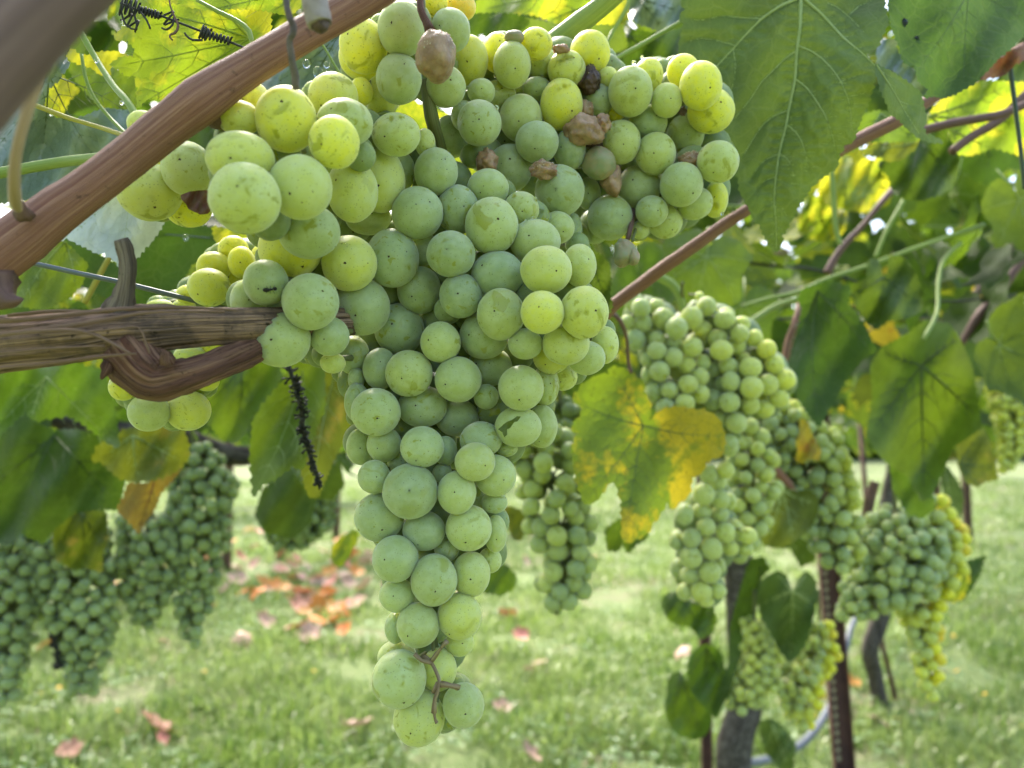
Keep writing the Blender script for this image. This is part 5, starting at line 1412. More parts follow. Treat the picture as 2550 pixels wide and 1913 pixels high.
# upper left
LTOP = cv('K', [(1290, -60), (1100, 10), (1010, 80), (930, 170), (925, 90), (950, -60)])
TL('large bright yellow-green backlit leaf at upper left behind the coiled tendril', 'K', [(1120, -80), (1060, 40), (1050, 130), (1080, 220), (1000, 290), (960, 260), (1000, 350), (1100, 350), (1160, 420), (1150, 500), (1050, 490), (960, 540), (960, 570), (1020, 600), (1090, 655), (1190, 650), (1160, 700), (1190, 760), (1175, 830), (1185, 925), (1260, 860), (1450, 800), (1700, 740), (2000, 560), (2330, 380), (2330, -80)], .335, LM['lime'],
   (2150, 330), [(1030, 560), (1200, 900), (1100, 60), (1700, -60)], M_VEIN_Y, 2.6, seed=41, step=8, tooth=16, amp=5, wave=.008, g=(-.2, .1))
TL('bright green leaf edge along the top, left of the grey tendril', 'A', [(-340, -80), (-320, 5), (-100, 60), (60, 85), (220, 75), (420, 80), (560, 90), (700, 128), (790, 120), (860, 60), (900, -80)], .30, LM['lime'], (860, -60), [(100, 80), (600, 95)], M_VEIN_Y, 2.2, seed=42, step=8, tooth=14)
TL('yellow-green leaf corner at the top edge beside the white gap', 'K', [(930, 180), (925, 80), (1000, 0), (1130, -60), (1120, 20), (1010, 110)], .325, LM['lime'], None, seed=43, step=7)
TL('light green leaf behind the thick cane, between the yellow leaf and the grey tendril', 'A', [(150, 330), (380, 100), (560, 70), (760, 120), (900, 60), (1000, 0), (1000, -60), (300, -60), (100, 60), (60, 260)], .36, LM['mid'], (470, 300), [(560, 90), (130, 120)], M_VEIN_Y, 2.5, seed=44, step=9)
TL('grey green wet leaf behind the thick cane at the left edge', 'K', [(-100, 920), (60, 960), (120, 860), (300, 640), (420, 560), (540, 560), (520, 680), (420, 760), (370, 900), (430, 1000), (600, 1050), (900, 930), (1060, 950), (1180, 960), (1280, 1000), (1200, 1300), (1000, 1500), (700, 1660), (-100, 1760)], .345, LM['grey'],
   (420, 640), [(300, 1640), (900, 1480), (-60, 1300), (1150, 1000)], M_VEIN_D, 2.0, seed=45, step=8, relief=.0016, wave=.010, tooth=17)
TL('crumpled grey leaf edge beside the out of focus cane', 'K', [(300, 650), (420, 440), (560, 350), (600, 400), (560, 480), (600, 560), (540, 640), (500, 600), (420, 720)], .32, LM['grey'], None, seed=46, step=6, wave=.006)
TL('dark green leaf with sharp teeth behind the green stalk at upper left', 'K', [(580, 380), (700, 290), (790, 330), (730, 440), (740, 560), (830, 600), (920, 560), (1010, 600), (1060, 640), (1190, 660), (1160, 720), (1180, 850), (1170, 940), (1000, 940), (840, 900), (700, 760), (560, 560), (600, 480)], .40, LM['mid'], None, seed=47, step=9)
TL('small yellow-green leaf strip behind the stalks at upper left', 'K', [(560, 470), (620, 420), (700, 490), (850, 450), (1000, 440), (1150, 500), (960, 540), (940, 660), (860, 640), (780, 580), (700, 560), (600, 520)], .36, LM['lime'], None, seed=48, step=8)
TL('lit green leaf between the stalks, left of the cane', 'K', [(380, 880), (420, 780), (520, 640), (690, 780), (600, 860), (560, 960), (500, 1010), (420, 980)], .43, LM['lime'], None, seed=49, step=9)
TL('pale silvery leaf hanging point down between the cane and the spur', 'L', [(380, 460), (560, 360), (900, 60), (1000, -120), (1300, -200), (1420, 120), (1420, 240), (1370, 330), (1300, 430), (1250, 470), (1180, 560), (1110, 620), (1040, 655), (1000, 600), (900, 520), (830, 520), (740, 470), (650, 430), (570, 390)], .36, LM['pale'],
   (1150, -150), [(1040, 630), (600, 380), (1400, 200)], M_VEIN, 1.8, seed=50, step=7, relief=.0016, wave=.006, tooth=18, amp=5)
TL('broad dark green leaf behind the spur and the wire', 'L', [(520, 370), (650, 420), (1000, 620), (1180, 560), (1420, 240), (1850, 300), (1900, 500), (1650, 620), (1500, 900), (1100, 980), (700, 800), (480, 560)], .50, LM['dark'], None, seed=51, step=12)
TL('green leaf below the thick cane at the left, above the old cane', 'L', [(60, 980), (90, 800), (200, 640), (300, 540), (520, 380), (620, 480), (760, 620), (700, 800), (600, 900), (380, 1010), (200, 980)], .42, LM['mid'], (560, 420), [(180, 960), (650, 820)], M_VEIN, 1.8, seed=52, step=10)
TL('dark green leaf lower down behind the old cane at the left edge', 'L', [(-60, 900), (100, 880), (380, 1000), (720, 1000), (900, 1060), (600, 1130), (-60, 1200)], .48, LM['dark'], None, seed=53, step=12)
TL('small lit yellow-green leaf beside the four yellow grapes', 'D', [(100, 640), (200, 650), (470, 740), (480, 900), (160, 830), (110, 720)], .42, LM['lime'], None, seed=54, step=8)
TL('wet grey-green leaf behind the cane, above the front grapes', 'A', [(430, 780), (760, 520), (1020, 370), (1200, 240), (1240, 500), (1330, 680), (1300, 780), (900, 900), (600, 800)], .36, LM['grey'], (1190, 300), [(560, 760), (1250, 680), (850, 880)], M_VEIN_D, 2.0, seed=55, step=7, relief=.0014, wave=.006)
# behind the upper bunch
TL('bright lime leaf along the top edge behind the upper bunch', 'B', [(280, 110), (320, -60), (1200, -80), (1560, -60), (1610, 80), (1600, 170), (1540, 210), (1260, 200), (1000, 205), (800, 130), (500, 100)], .46, LM['lime'], (1560, -40), [(320, 90), (900, 190)], M_VEIN_Y, 3.2, seed=56, step=10, wave=.010)
TL('dark green leaf lobe behind the lime leaf above the upper bunch', 'B', [(230, 200), (300, 120), (680, 120), (760, 200), (700, 260), (560, 280), (260, 290)], .48, LM['dark'], None, seed=57, step=10)
TL('mid green leaf between the thick shoot and the lime leaf', 'B', [(560, 300), (700, 160), (1000, 200), (1560, 215), (1600, 400), (1500, 620), (1200, 560), (900, 400)], .55, LM['mid'], None, seed=58, step=12)
TL('dark wet leaf fold left of the very large leaf', 'B', [(1590, -60), (1610, 60), (1600, 140), (1700, 210), (1880, 265), (2000, 200), (2110, 120), (2080, -60)], .47, LM['grey'], (1650, -40), [(1900, 250), (2080, 100)], M_VEIN_D, 2.4, seed=59, step=9, wave=.008)
TL('dark green leaf in the angle of the crossed stalks', 'B', [(1440, 620), (1440, 440), (1560, 230), (1800, 280), (2080, 250), (2100, 420), (1960, 640), (1700, 640)], .56, LM['dark'], (1560, 260), [(1900, 600), (1500, 580)], M_VEIN_D, 3, seed=60, step=11, wave=.012)
# lower left
TL('large mid green leaf directly under the old cane at the left edge', 'H', [(-80, 60), (200, 40), (450, 0), (660, 60), (730, 250), (760, 420), (770, 560), (680, 520), (600, 450), (520, 390), (430, 350), (300, 370), (220, 385), (165, 322), (60, 420), (-80, 560)], .60, LM['mid'], (300, 100), [(740, 540), (200, 370), (-60, 480)], M_VEIN, 2.4, seed=61, step=13, tooth=22, amp=6, wave=.012)
TL('very dark green hanging leaf at the left edge below the mid green one', 'H', [(-80, 560), (60, 420), (165, 322), (230, 400), (350, 450), (480, 440), (600, 460), (680, 540), (760, 600), (820, 740), (790, 860), (760, 960), (640, 960), (480, 980), (360, 1080), (280, 1180), (130, 1110), (60, 1190), (-80, 1160)], .72, LM['dark'], (350, 480), [(140, 1090), (740, 900), (-60, 800)], M_VEIN_D, 3, seed=62, step=15, wave=.02)
TL('yellow-green leaf below the loose grapes at left', 'H', [(590, 640), (640, 540), (820, 440), (1000, 400), (1180, 430), (1215, 520), (1225, 620), (1160, 700), (1080, 742), (980, 770), (860, 780), (760, 750), (650, 650)], .62, LM['olive'], (860, 480), [(1180, 650), (900, 770), (640, 640)], M_VEIN, 2.6, seed=63, step=12, tooth=20, amp=6, wave=.012)
TL('yellowish brown leaf hanging point down under the yellow-green one at left', 'H', [(830, 790), (960, 790), (1080, 740), (1190, 680), (1100, 790), (1040, 850), (1000, 960), (940, 1040), (900, 1120), (860, 1060), (790, 1000), (760, 960), (800, 880)], .66, LM['brown'], (1000, 780), [(895, 1100)], M_VEIN_R, 2.4, seed=64, step=11, tooth=18, amp=5)
TL('olive squarish leaf hanging in front of the dark bunches at left', 'H', [(350, 1060), (420, 960), (560, 940), (690, 980), (700, 1150), (660, 1260), (665, 1370), (560, 1340), (470, 1350), (360, 1280), (345, 1180)], .80, LM['olive'], (520, 960), [(560, 1330), (670, 1200), (360, 1220)], M_VEIN_D, 3, seed=65, step=12, wave=.012)
TL('dark green leaf left of the white gap, below the cane knuckle', 'H', [(1230, 160), (1400, 100), (1600, 20), (1780, -60), (1830, 100), (1720, 290), (1640, 330), (1580, 480), (1520, 530), (1440, 510), (1340, 400), (1260, 300)], .62, LM['mid'], (1560, 40), [(1520, 500), (1300, 300)], M_VEIN_D, 2.6, seed=66, step=13, wave=.012)
TL('pointed green leaf behind the dry bunch stalk', 'H', [(1640, 380), (1720, 260), (1830, 130), (1900, 0), (2100, 0), (2100, 300), (2000, 560), (1960, 700), (1890, 680), (1800, 750), (1700, 800), (1640, 880), (1620, 600)], .55, LM['mid'], (1960, 60), [(1660, 830), (1940, 670)], M_VEIN, 2.4, seed=67, step=12, tooth=24, amp=6, wave=.012)
TL('lime green leaf between the dry bunch stalk and the main bunch', 'H', [(1920, 0), (2120, -60), (2300, 100), (2300, 380), (2160, 640), (2060, 880), (2000, 880), (1950, 720), (1930, 400), (2000, 200)], .60, LM['olive'], (2200, -20), [(2020, 850), (2290, 330)], M_VEIN, 2.6, seed=68, step=13, wave=.012)
TL('dark green leaf hanging behind the dry bunch stalk, in front of the shaded bunch', 'H', [(1700, 830), (1880, 690), (1960, 800), (2200, 640), (2230, 800), (2150, 900), (2050, 890), (2010, 1050), (1900, 1150), (1720, 1110), (1650, 1000)], .95, LM['dark'], None, seed=69, step=12, wave=.012)
TL('small yellow-green leaf tip left of the lower main bunch', 'G', [(90, 330), (120, 250), (220, 170), (310, 140), (320, 200), (270, 300), (220, 400), (160, 460), (100, 420)], .8, LM['lime'], None, seed=70, step=9, tooth=30)
# lower right
TL('heart shaped mid green leaf in front of the vine trunk at lower right', 'O', [(690, 340), (740, 300), (795, 285), (845, 330), (862, 400), (885, 400), (900, 330), (950, 285), (1000, 330), (1015, 420), (990, 560), (950, 700), (900, 780), (848, 815), (790, 740), (740, 640), (680, 540), (665, 430)], 1.15, LM['under'], (868, 400), [(850, 790), (1000, 480), (690, 480), (950, 300), (780, 300)], M_VEIN, 3.2, seed=71, step=12, wave=.02, tooth=26)
TL('dark narrow leaf left of the heart shaped leaf', 'O', [(690, 320), (660, 500), (640, 600), (560, 800), (500, 1000), (420, 1140), (400, 1080), (500, 820), (510, 600), (560, 420), (620, 220), (700, 200), (740, 270)], 1.2, LM['dark'], (690, 260), [(430, 1110)], M_VEIN_D, 3, seed=72, step=13, wave=.02)
TL('green pointed leaf under the tip of the long narrow bunch', 'O', [(110, 480), (130, 420), (210, 400), (280, 470), (400, 480), (430, 560), (410, 640), (340, 680), (280, 610), (215, 600), (150, 570)], .95, LM['mid'], (230, 430), [(340, 660), (120, 540), (420, 560)], M_VEIN_D, 3, seed=73, step=12, wave=.014)
TL('rounded green leaf, upper of two beside the thin post', 'O', [(260, 840), (300, 740), (370, 705), (440, 740), (470, 820), (500, 960), (460, 1060), (400, 1120), (330, 1040), (270, 960)], 1.2, LM['mid'], (370, 730), [(400, 1090), (480, 940), (270, 900)], M_VEIN_D, 3, seed=74, step=13, wave=.016, tooth=40)
TL('rounded green leaf, lower of two beside the thin post', 'O', [(130, 1100), (150, 900), (220, 865), (270, 950), (330, 1040), (400, 1110), (395, 1190), (350, 1250), (270, 1260), (170, 1210)], 1.22, LM['mid'], (220, 890), [(340, 1230), (150, 1150)], M_VEIN_D, 3, seed=75, step=13, wave=.016, tooth=40)
TL('green folded leaf low in front of the vine trunk', 'O', [(680, 1160), (740, 1140), (800, 1170), (850, 1240), (890, 1300), (870, 1440), (800, 1440), (720, 1340), (690, 1260)], 1.4, LM['under'], (740, 1150), [(840, 1420)], M_VEIN, 3, seed=76, step=12, wave=.02)
TL('dark green leaf tip right of the broad lower right bunch', 'O', [(1880, 230), (1990, 195), (1960, 300), (1920, 370), (1850, 460), (1780, 430), (1850, 330)], 1.0, LM['dark'], (1850, 400), [(1980, 210)], M_VEIN_D, 2.5, seed=77, step=11)
TL('yellow-green leaf scrap on the right flank of the broad bunch', 'O', [(1740, 380), (1870, 260), (1900, 330), (1860, 440), (1790, 470), (1720, 440)], .98, LM['lime'], None, seed=78, step=10)

# ------------------------------------------------------------------ other vines of this row: trunks, posts, leaves
ROW = lambda d: 0.62 * (d - 1.0)          # lateral place of the row at distance d


def on_ground(x, y):
    return Vector((x, y, gz(x, y)))


def world_at(px, py, d): return P(px, py, d)


LEAFS = {}
for i, (k, c) in enumerate([('mid', .6), ('mid', .9), ('dark', .5), ('dark', .9), ('lime', .5), ('lime', .8), ('olive', .6), ('mid', 1.1), ('yellow', .9), ('grey', .5)]):
    LEAFS[i] = unit_leaf_mesh(100 + i, LM[k], {'lime': M_VEIN_Y, 'yellow': M_VEIN_Y}.get(k, M_VEIN_D if k == 'dark' else M_VEIN), cup=c)
LEAF_W = [5, 5, 3, 3, 5, 5, 2, 4, .3, 0]


def leaf_matrix(p, s, r, droop=.7, flip=None):
    t = Vector((r.gauss(0, .6), r.gauss(0, .6), -droop + r.gauss(0, .45))).normalized()     # tip direction
    n_ = Vector((r.gauss(0, .6), r.gauss(0, .6) - .15, r.uniform(.15, 1)))
    n_ = (n_ - t * n_.dot(t)).normalized()
    x = (-t).cross(n_).normalized()
    m = Matrix((x, -t, n_)).transposed().to_4x4()
    return Matrix.Translation(p) @ m @ Matrix.Scale(s, 4)


def add_leaf(root, p, s, r, which=None, droop=.7):
    i = which if which is not None else r.choices(range(len(LEAF_W)), LEAF_W)[0]
    o = bpy.data.objects.new('leaf', LEAFS[i]); COL.objects.link(o); o.parent = root
    o.matrix_parent_inverse = Matrix.Translation(root.location).inverted()
    o.matrix_basis = leaf_matrix(p, s, r, droop)
    return o


def trunk(root, pts, rad, mat=M_TRUNK, seed=1, sides=24):
    return tube('trunk', pts, rad, mat, sides, parent=root, step=.03, ridges=.16, rough=.14, seed=seed)


# vine with the trunk seen at lower right
base = P(1820, 2300, 1.95); base.z = gz(base.x, base.y)
v1 = empty('grapevine', base); tag(v1, 'vine with a dark gnarled trunk standing left of the rusty punched post', 'grapevine')
trunk(v1, [base - Vector((0, 0, .05)), P(1826, 2000, 1.93), P(1828, 1850, 1.9), P(1860, 1740, 1.9), P(1845, 1560, 1.9), P(1836, 1380, 1.88), P(1840, 1250, 1.85), P(1880, 1100, 1.85), P(1960, 1020, 1.95)], [.046, .042, .040, .038, .033, .034, .031, .026, .02], seed=5)
base2 = P(2190, 1735, 3.35); base2.z = gz(base2.x, base2.y)
v2 = empty('grapevine', base2); tag(v2, 'vine with a thin crooked trunk tied to a reddish stake, behind the rusty punched post', 'grapevine')
trunk(v2, [base2, P(2178, 1680, 3.3), P(2165, 1620, 3.25), P(2185, 1560, 3.25), P(2195, 1510, 3.25), P(2185, 1420, 3.25), P(2200, 1300, 3.25), P(2230, 1120, 3.3)], [.035, .03, .034, .036, .038, .03, .028, .02], seed=7)
v3 = empty('grapevine', Vector((-.50, .45, 0))); tag(v3, 'nearest vine, whose leaves hang at the left over the dark bunches', 'grapevine')
tube('trunk', [Vector((-1.05, .55, -.02)), Vector((-1.0, .6, .5)), Vector((-.9, .62, 1.0)), Vector((-.6, .6, 1.15))], [.05, .045, .035, .02], M_TRUNK, 20, parent=v3, step=.03, ridges=.16, rough=.14)
for pts in ([(-60, 960, .95), (200, 1060, 1.0), (420, 1080, 1.05), (560, 1130, 1.1), (680, 1130, 1.15), (760, 1100, 1.2)],):
    tube('cane', [P(*p) for p in pts], [.012, .012, .013, .014, .014, .012], M_TRUNK, 14, parent=v3, step=.02, ridges=.15, rough=.2)

rl = random.Random(99)
# leaves overhead and beyond, sampled in a slab along the row, denser in the part in view
def slab_leaves(root, n, d0, d1, off0, off1, z0, z1, r, s0=.045, s1=.075, skip=None):
    k = 0; tries = 0
    while k < n and tries < n * 30:
        tries += 1
        d = d0 + (d1 - d0) * r.random() ** 1.15
        x = ROW(d) + r.uniform(off0, off1); z = r.uniform(z0, z1)
        p = Vector((x, d, z))
        q = RC.transposed() @ (p - CL); dd = -q.z
        if dd < .5: continue
        px, py = CX + q.x / dd * F, CY - q.y / dd * F
        if not (-150 < px < 2750 and -250 < py < 1500): continue
        if skip and skip(px, py, dd): continue
        add_leaf(root, p, r.uniform(s0, s1), r); k += 1
    return k


def merged_leaves(name, label, n, place, r, smin, smax, mats_w, step=.22):
    """far leaves in one mesh per colour: simple outlines with the same lobed shape"""
    protos = []
    for i in range(3):
        out, _ = unit_leaf(300 + i, .3, teeth=False); out = out[::2]
        v2_, f_ = fill_poly(out, .5, i)
        z = unit_z(v2_[:, 0], v2_[:, 1], i, .8)
        V = np.column_stack([v2_, z]); T = np.array([t for t in f_ if len(t) == 3])
        protos.append((V, T))
    bucket = {k: ([], [], 0) for k in mats_w}
    cnt = {k: 0 for k in mats_w}
    for _ in range(n):
        p = place(r)
        m = np.array(leaf_matrix(p, r.uniform(smin, smax), r))
        V, T = protos[r.randrange(3)]
        k = r.choices(list(mats_w), list(mats_w.values()))[0]
        W = V @ m[:3, :3].T + m[:3, 3]
        bucket[k][0].append(W); bucket[k][1].append(T + cnt[k]); cnt[k] += len(V)
    mats = list(mats_w); VV, TT, MI, o = [], [], [], 0
    for i, k in enumerate(mats):
        if not bucket[k][0]: continue
        V = np.concatenate(bucket[k][0]); T = np.concatenate(bucket[k][1])
        VV.append(V); TT.append(T + o); MI += [i] * len(T); o += len(V)
    me = big_mesh(name, np.concatenate(VV), np.concatenate(TT), [LM[k] for k in mats])
    me.polygons.foreach_set('material_index', MI)
    return me


def skip_gap(px, py, d):
    """places where the photograph looks through to the lawn: the alleys under the leaves"""
    if d < .75 and px < 1300: return True
    if py > 1060 and px < 1900: return True
    if py > 1000 and px > 2330: return True
    if py > 900 and 1900 <= px <= 2330 and d < 1.1: return True
    return False


# leafy roof added for shade over the left side, above and behind the viewer's left shoulder
def roof_place(r):
    x = r.uniform(-1.9, -.28); y = r.uniform(-1.2, 1.7)
    return Vector((x, y, r.uniform(1.5, 2.0) + .1 * y))


me = merged_leaves('foliage', '', 900, roof_place, rl, .05, .075, dict(mid=4, dark=3, lime=1))
tag(link('foliage', me), 'leaf roof of the nearest vine, added for shade over the dark bunches on the left', 'foliage', kind='stuff')
k1 = slab_leaves(v1, 135, .75, 2.6, -.75, .75, 1.18, 1.95, rl, skip=skip_gap)
k2 = slab_leaves(v2, 130, 2.2, 5.0, -.9, .9, 1.12, 2.3, rl, .05, .08, skip=skip_gap)
k3 = slab_leaves(v3, 95, .60, 2.2, -1.7, .15, 1.16, 1.9, rl, skip=lambda a, b_, d: (d < .62) or b_ > 1040 or a > 1450)
# dark leaves low at the left, behind the bunches
for px, py, d, w_ in [(90, 1000, .95, 2), (300, 1010, 1.05, 3), (560, 960, 1.0, 2), (480, 1020, 1.25, 3), (850, 960, 1.0, 3), (820, 1130, 1.15, 0), (1180, 1060, .9, 3), (1260, 980, .85, 2), (60, 1180, 1.1, 3), (640, 1050, 1.35, 0), (760, 880, .8, 2), (240, 960, .9, 0), (420, 950, .8, 1),
                      (1480, 950, .95, 3), (1560, 800, .9, 2), (1600, 700, .8, 0), (1760, 640, .8, 1), (1330, 930, .8, 3), (1900, 860, 1.0, 3), (1850, 760, .9, 1), (2450, 760, 1.0, 3), (2480, 860, 1.2, 0), (2300, 700, .95, 3), (2380, 640, .95, 0), (2520, 640, .9, 3), (2250, 560, .95, 1), (2540, 500, .8, 0), (2440, 560, .9, 1), (2400, 640, 1.2, 0), (2380, 480, .9, 7)]:
    add_leaf(v3 if px < 1300 else v1, P(px, py, d), rl.uniform(.05, .07), rl, w_, droop=1.1)
# thin shoots and tendrils crossing the lit part
parts = []
for i in range(34):
    d = rl.uniform(.7, 1.8)
    x, y = rl.uniform(1500, 2500), rl.uniform(380, 900)
    a = rl.uniform(-.6, .6) + (0 if i % 3 else 1.5); L_ = rl.uniform(120, 420)
    q = [(x + math.cos(a) * L_ * t + 14 * math.sin(t * 7 + i), y - math.sin(a) * L_ * t * .6 + 14 * math.cos(t * 5 + i), d + .1 * t) for t in (0, .25, .5, .75, 1)]
    tube('shoot', [P(*p) for p in q], [rl.uniform(.0012, .0032)] * 5, rl.choice([M_GREENSTEM, M_CANE_DARK, M_TENDRIL, M_GREENSTEM]), 7, parent=v1 if d < 1.5 else v2, step=.012)


def far_place(d0, d1, o0, o1, z0, z1, rowf=ROW, pw=1.3):
    def f(r):
        d = d0 + (d1 - d0) * r.random() ** pw
        return Vector((rowf(d) + r.uniform(o0, o1), d, r.uniform(z0, z1)))
    return f


def near_place(r):
    while True:
        d = r.uniform(1.5, 5.5); x = r.uniform(-.75, .75) * d; z = r.uniform(1.16, 1.16 + .62 * d)
        if z < 2.6: return Vector((x, d, z))


me = merged_leaves('foliage', '', 3200, near_place, rl, .05, .085, dict(mid=4, dark=4, lime=1, olive=1, yellow=.25))
tag(link('foliage', me), 'leafy roof of the vines overhead, filling the space between the nearer leaves', 'foliage', kind='stuff')
me = merged_leaves('foliage', '', 3200, far_place(4.6, 26, -.8, .8, 1.05, 2.3), rl, .06, .11, dict(mid=4, dark=3, lime=2, olive=1, yellow=.6))
tag(link('foliage', me), 'leaves of the far vines of this row, too small to tell apart', 'foliage', kind='stuff')
ROW2 = lambda d: -2.5 + 0.62 * (d - 6.7)
me = merged_leaves('foliage', '', 5200, far_place(1.9, 34, -.45, .45, 1.02, 2.2, ROW2, 1.25), rl, .06, .11, dict(mid=4, dark=2, lime=2, yellow=1.2, olive=1))
tag(link('foliage', me), 'green and yellow leaf wall of the next vine row, far behind the left bunches', 'foliage', kind='stuff')
ROW3 = lambda d: -7.5 + 0.62 * (d - 6.7)
me = merged_leaves('foliage', '', 3800, far_place(6, 60, -.5, .5, .9, 2.2, ROW3, 1.2), rl, .10, .18, dict(mid=4, dark=2, lime=1.5, yellow=.8))
tag(link('foliage', me), 'leaf wall of the vine row beyond the next one, seen through the gaps', 'foliage', kind='stuff')


def tree_place(r):
    a = r.uniform(-.9, .75); d = r.uniform(44, 58)
    h = 8.0 + 2.2 * math.sin(a * 9) + 1.6 * math.sin(a * 23 + 1)
    return Vector((a * d, d + 2 * math.sin(a * 30), r.random() ** .8 * h))


me = merged_leaves('hedge', '', 15000, tree_place, rl, .35, .7, dict(tree=7, olive=1))
tag(link('tree_line', me), 'blurred green line of trees closing the view behind the vineyard', 'trees', kind='stuff')

# posts
def punched_post(px, py_base, d, w_, label, top=2.0, lean=(0, 0), seed=0, holes=True, deep=.035):
    """open steel channel with a row of punched tabs down one flange"""
    b0 = P(px, py_base, d); b0.z = gz(b0.x, b0.y)
    root = empty('trellis_post', b0); tag(root, label, 'post')
    hw = w_ / 2
    prof = [(-hw, 0), (-hw + .004, -deep), (-hw + .008, -deep), (-hw + .008, -.006), (-.004, -.006), (-.004, -.016), (.004, -.016), (.004, -.006), (hw - .008, -.006), (hw - .008, -deep), (hw - .004, -deep), (hw, 0), (hw, .003), (-hw, .003)]
    v, f = [], []
    lv = Vector((lean[0], lean[1], 1))
    rot = Matrix.Rotation(-.25, 3, 'Z')
    N_ = 30
    for i in range(N_ + 1):
        z = -.1 + (top + .1) * i / N_
        for x, y in prof: v.append(b0 + lv * z + rot @ Vector((x, y, 0)))
    m = len(prof)
    for i in range(N_):
        for k in range(m): f.append((i * m + k, i * m + (k + 1) % m, (i + 1) * m + (k + 1) % m, (i + 1) * m + k))
    f.append(tuple(range(m))[::-1]); f.append(tuple(N_ * m + k for k in range(m)))
    child('channel', mesh('channel', v, f, smooth=False, mats=[M_RUST]), root)
    if holes:
        first = None
        for i in range(int(top / .028)):
            z = .06 + i * .028
            if first is None:
                tv, tf = [], []
                for sx in (-.0055, .0055):
                    for sy in (-.005, .001):
                        for sz in (-.007, .007): tv.append((sx, sy, sz))
                tf = [(0, 1, 3, 2), (4, 6, 7, 5), (0, 4, 5, 1), (2, 3, 7, 6), (0, 2, 6, 4), (1, 5, 7, 3)]
                first = mesh('tab', tv, tf, smooth=False, mats=[M_LICHEN])
            o = bpy.data.objects.new('tab', first); COL.objects.link(o); o.parent = root
            o.matrix_parent_inverse = Matrix.Translation(root.location).inverted()
            o.matrix_basis = Matrix.Translation(b0 + lv * z + rot @ Vector((-.0155 * w_ / .07, -.0115, 0))) @ (rot @ Matrix.Rotation(.25, 3, 'Y')).to_4x4()
    return root


punched_post(2102, 1886, 2.62, .074, 'rusty brown steel post with a row of punched tabs in the grass at lower right', top=1.6, lean=(-.045, 0))
punched_post(1765, 2120, 2.05, .032, 'thin dark steel post left of the vine trunk, cut by the bottom edge', top=1.3, holes=False, deep=.02)
tube('stake', [Vector((base2.x + .055, base2.y - .03, 0)), Vector((base2.x - .02, base2.y - .03, .35)), Vector((base2.x - .05, base2.y, 1.3))], [.011] * 3, M_RUST, 8, parent=v2)
punched_post(2335, 1330, 8.2, .08, 'far rusty post seen behind the hanging leaves at the right', top=1.7)
punched_post(2410, 1335, 8.6, .09, 'farther post beside the gravel path at the right', top=1.7)
punched_post(566, 1415, 6.6, .072, 'pale brown post of the next row, behind the tall dark bunch', top=1.8)
punched_post(838, 1352, 9.0, .08, 'distant post of the next row close to the main bunch', top=1.8)
for px, pb, d, lb in [(700, 1390, 7.4, 'distant vine trunk behind the pointed green leaf'), (100, 1500, 5.2, 'distant vine trunk behind the dark bunches at left')]:
    b0 = P(px, pb, d); b0.z = gz(b0.x, b0.y)
    rt = empty('grapevine', b0); tag(rt, lb, 'grapevine')
    trunk(rt, [b0, b0 + Vector((.03, 0, .4)), b0 + Vector((-.02, 0, .8)), b0 + Vector((.05, 0, 1.2))], [.05, .04, .035, .03], seed=int(px))
# grey hose hanging between trunk and post, wire of the next row
cane('hose', 'grey irrigation hose curving from the vine trunk to behind the rusty post', 'hose',
     [(1860, 1900, 2.2, 22), (1900, 1895, 2.3, 22), (1970, 1870, 2.45, 20), (2020, 1830, 2.6, 19), (2060, 1770, 2.75, 18), (2090, 1690, 2.9, 17), (2110, 1600, 3.0, 15), (2130, 1540, 3.1, 14), (2180, 1500, 3.3, 12)], M_HOSE, sides=12, step=.03)
wr = empty('trellis_wire', P(500, 1268, 6.4)); tag(wr, 'distant wire stretched from the pale brown post of the next row', 'wire')
tube('strand', [P(200, 1290, 5.6), P(566, 1270, 6.5), P(900, 1255, 8)], [.006] * 3, M_WIRE, 6, parent=wr)

# ------------------------------------------------------------------ fallen leaves and small flowers on the lawn
FALL = [unit_leaf_mesh(200 + i, LM[k], M_VEIN_R, step=.12, cup=c) for i, (k, c) in enumerate([('red', 1.6), ('red', -1.4), ('orange', 1.3), ('pink', 1.5), ('pink', -1.2), ('orange', -1.5)])]


def ground_at(px, py):
    dr = (P(px, py, 1) - CL); t = -(CAM_Z - .03) / dr.z
    return CL + dr * t


def fallen(px, py, s, w_, label, group=None, r=rl):
    s *= 1.35; p = ground_at(px, py); p.z = gz(p.x, p.y) + .05
    o = bpy.data.objects.new('fallen_leaf', FALL[w_]); COL.objects.link(o)
    o.matrix_world = Matrix.Translation(p) @ Matrix.Rotation(r.uniform(0, 6.28), 4, 'Z') @ Matrix.Rotation(r.uniform(-.9, .9), 4, 'X') @ Matrix.Rotation(r.uniform(-.6, .6), 4, 'Y') @ Matrix.Scale(s, 4)
    tag(o, label, 'leaf', group)


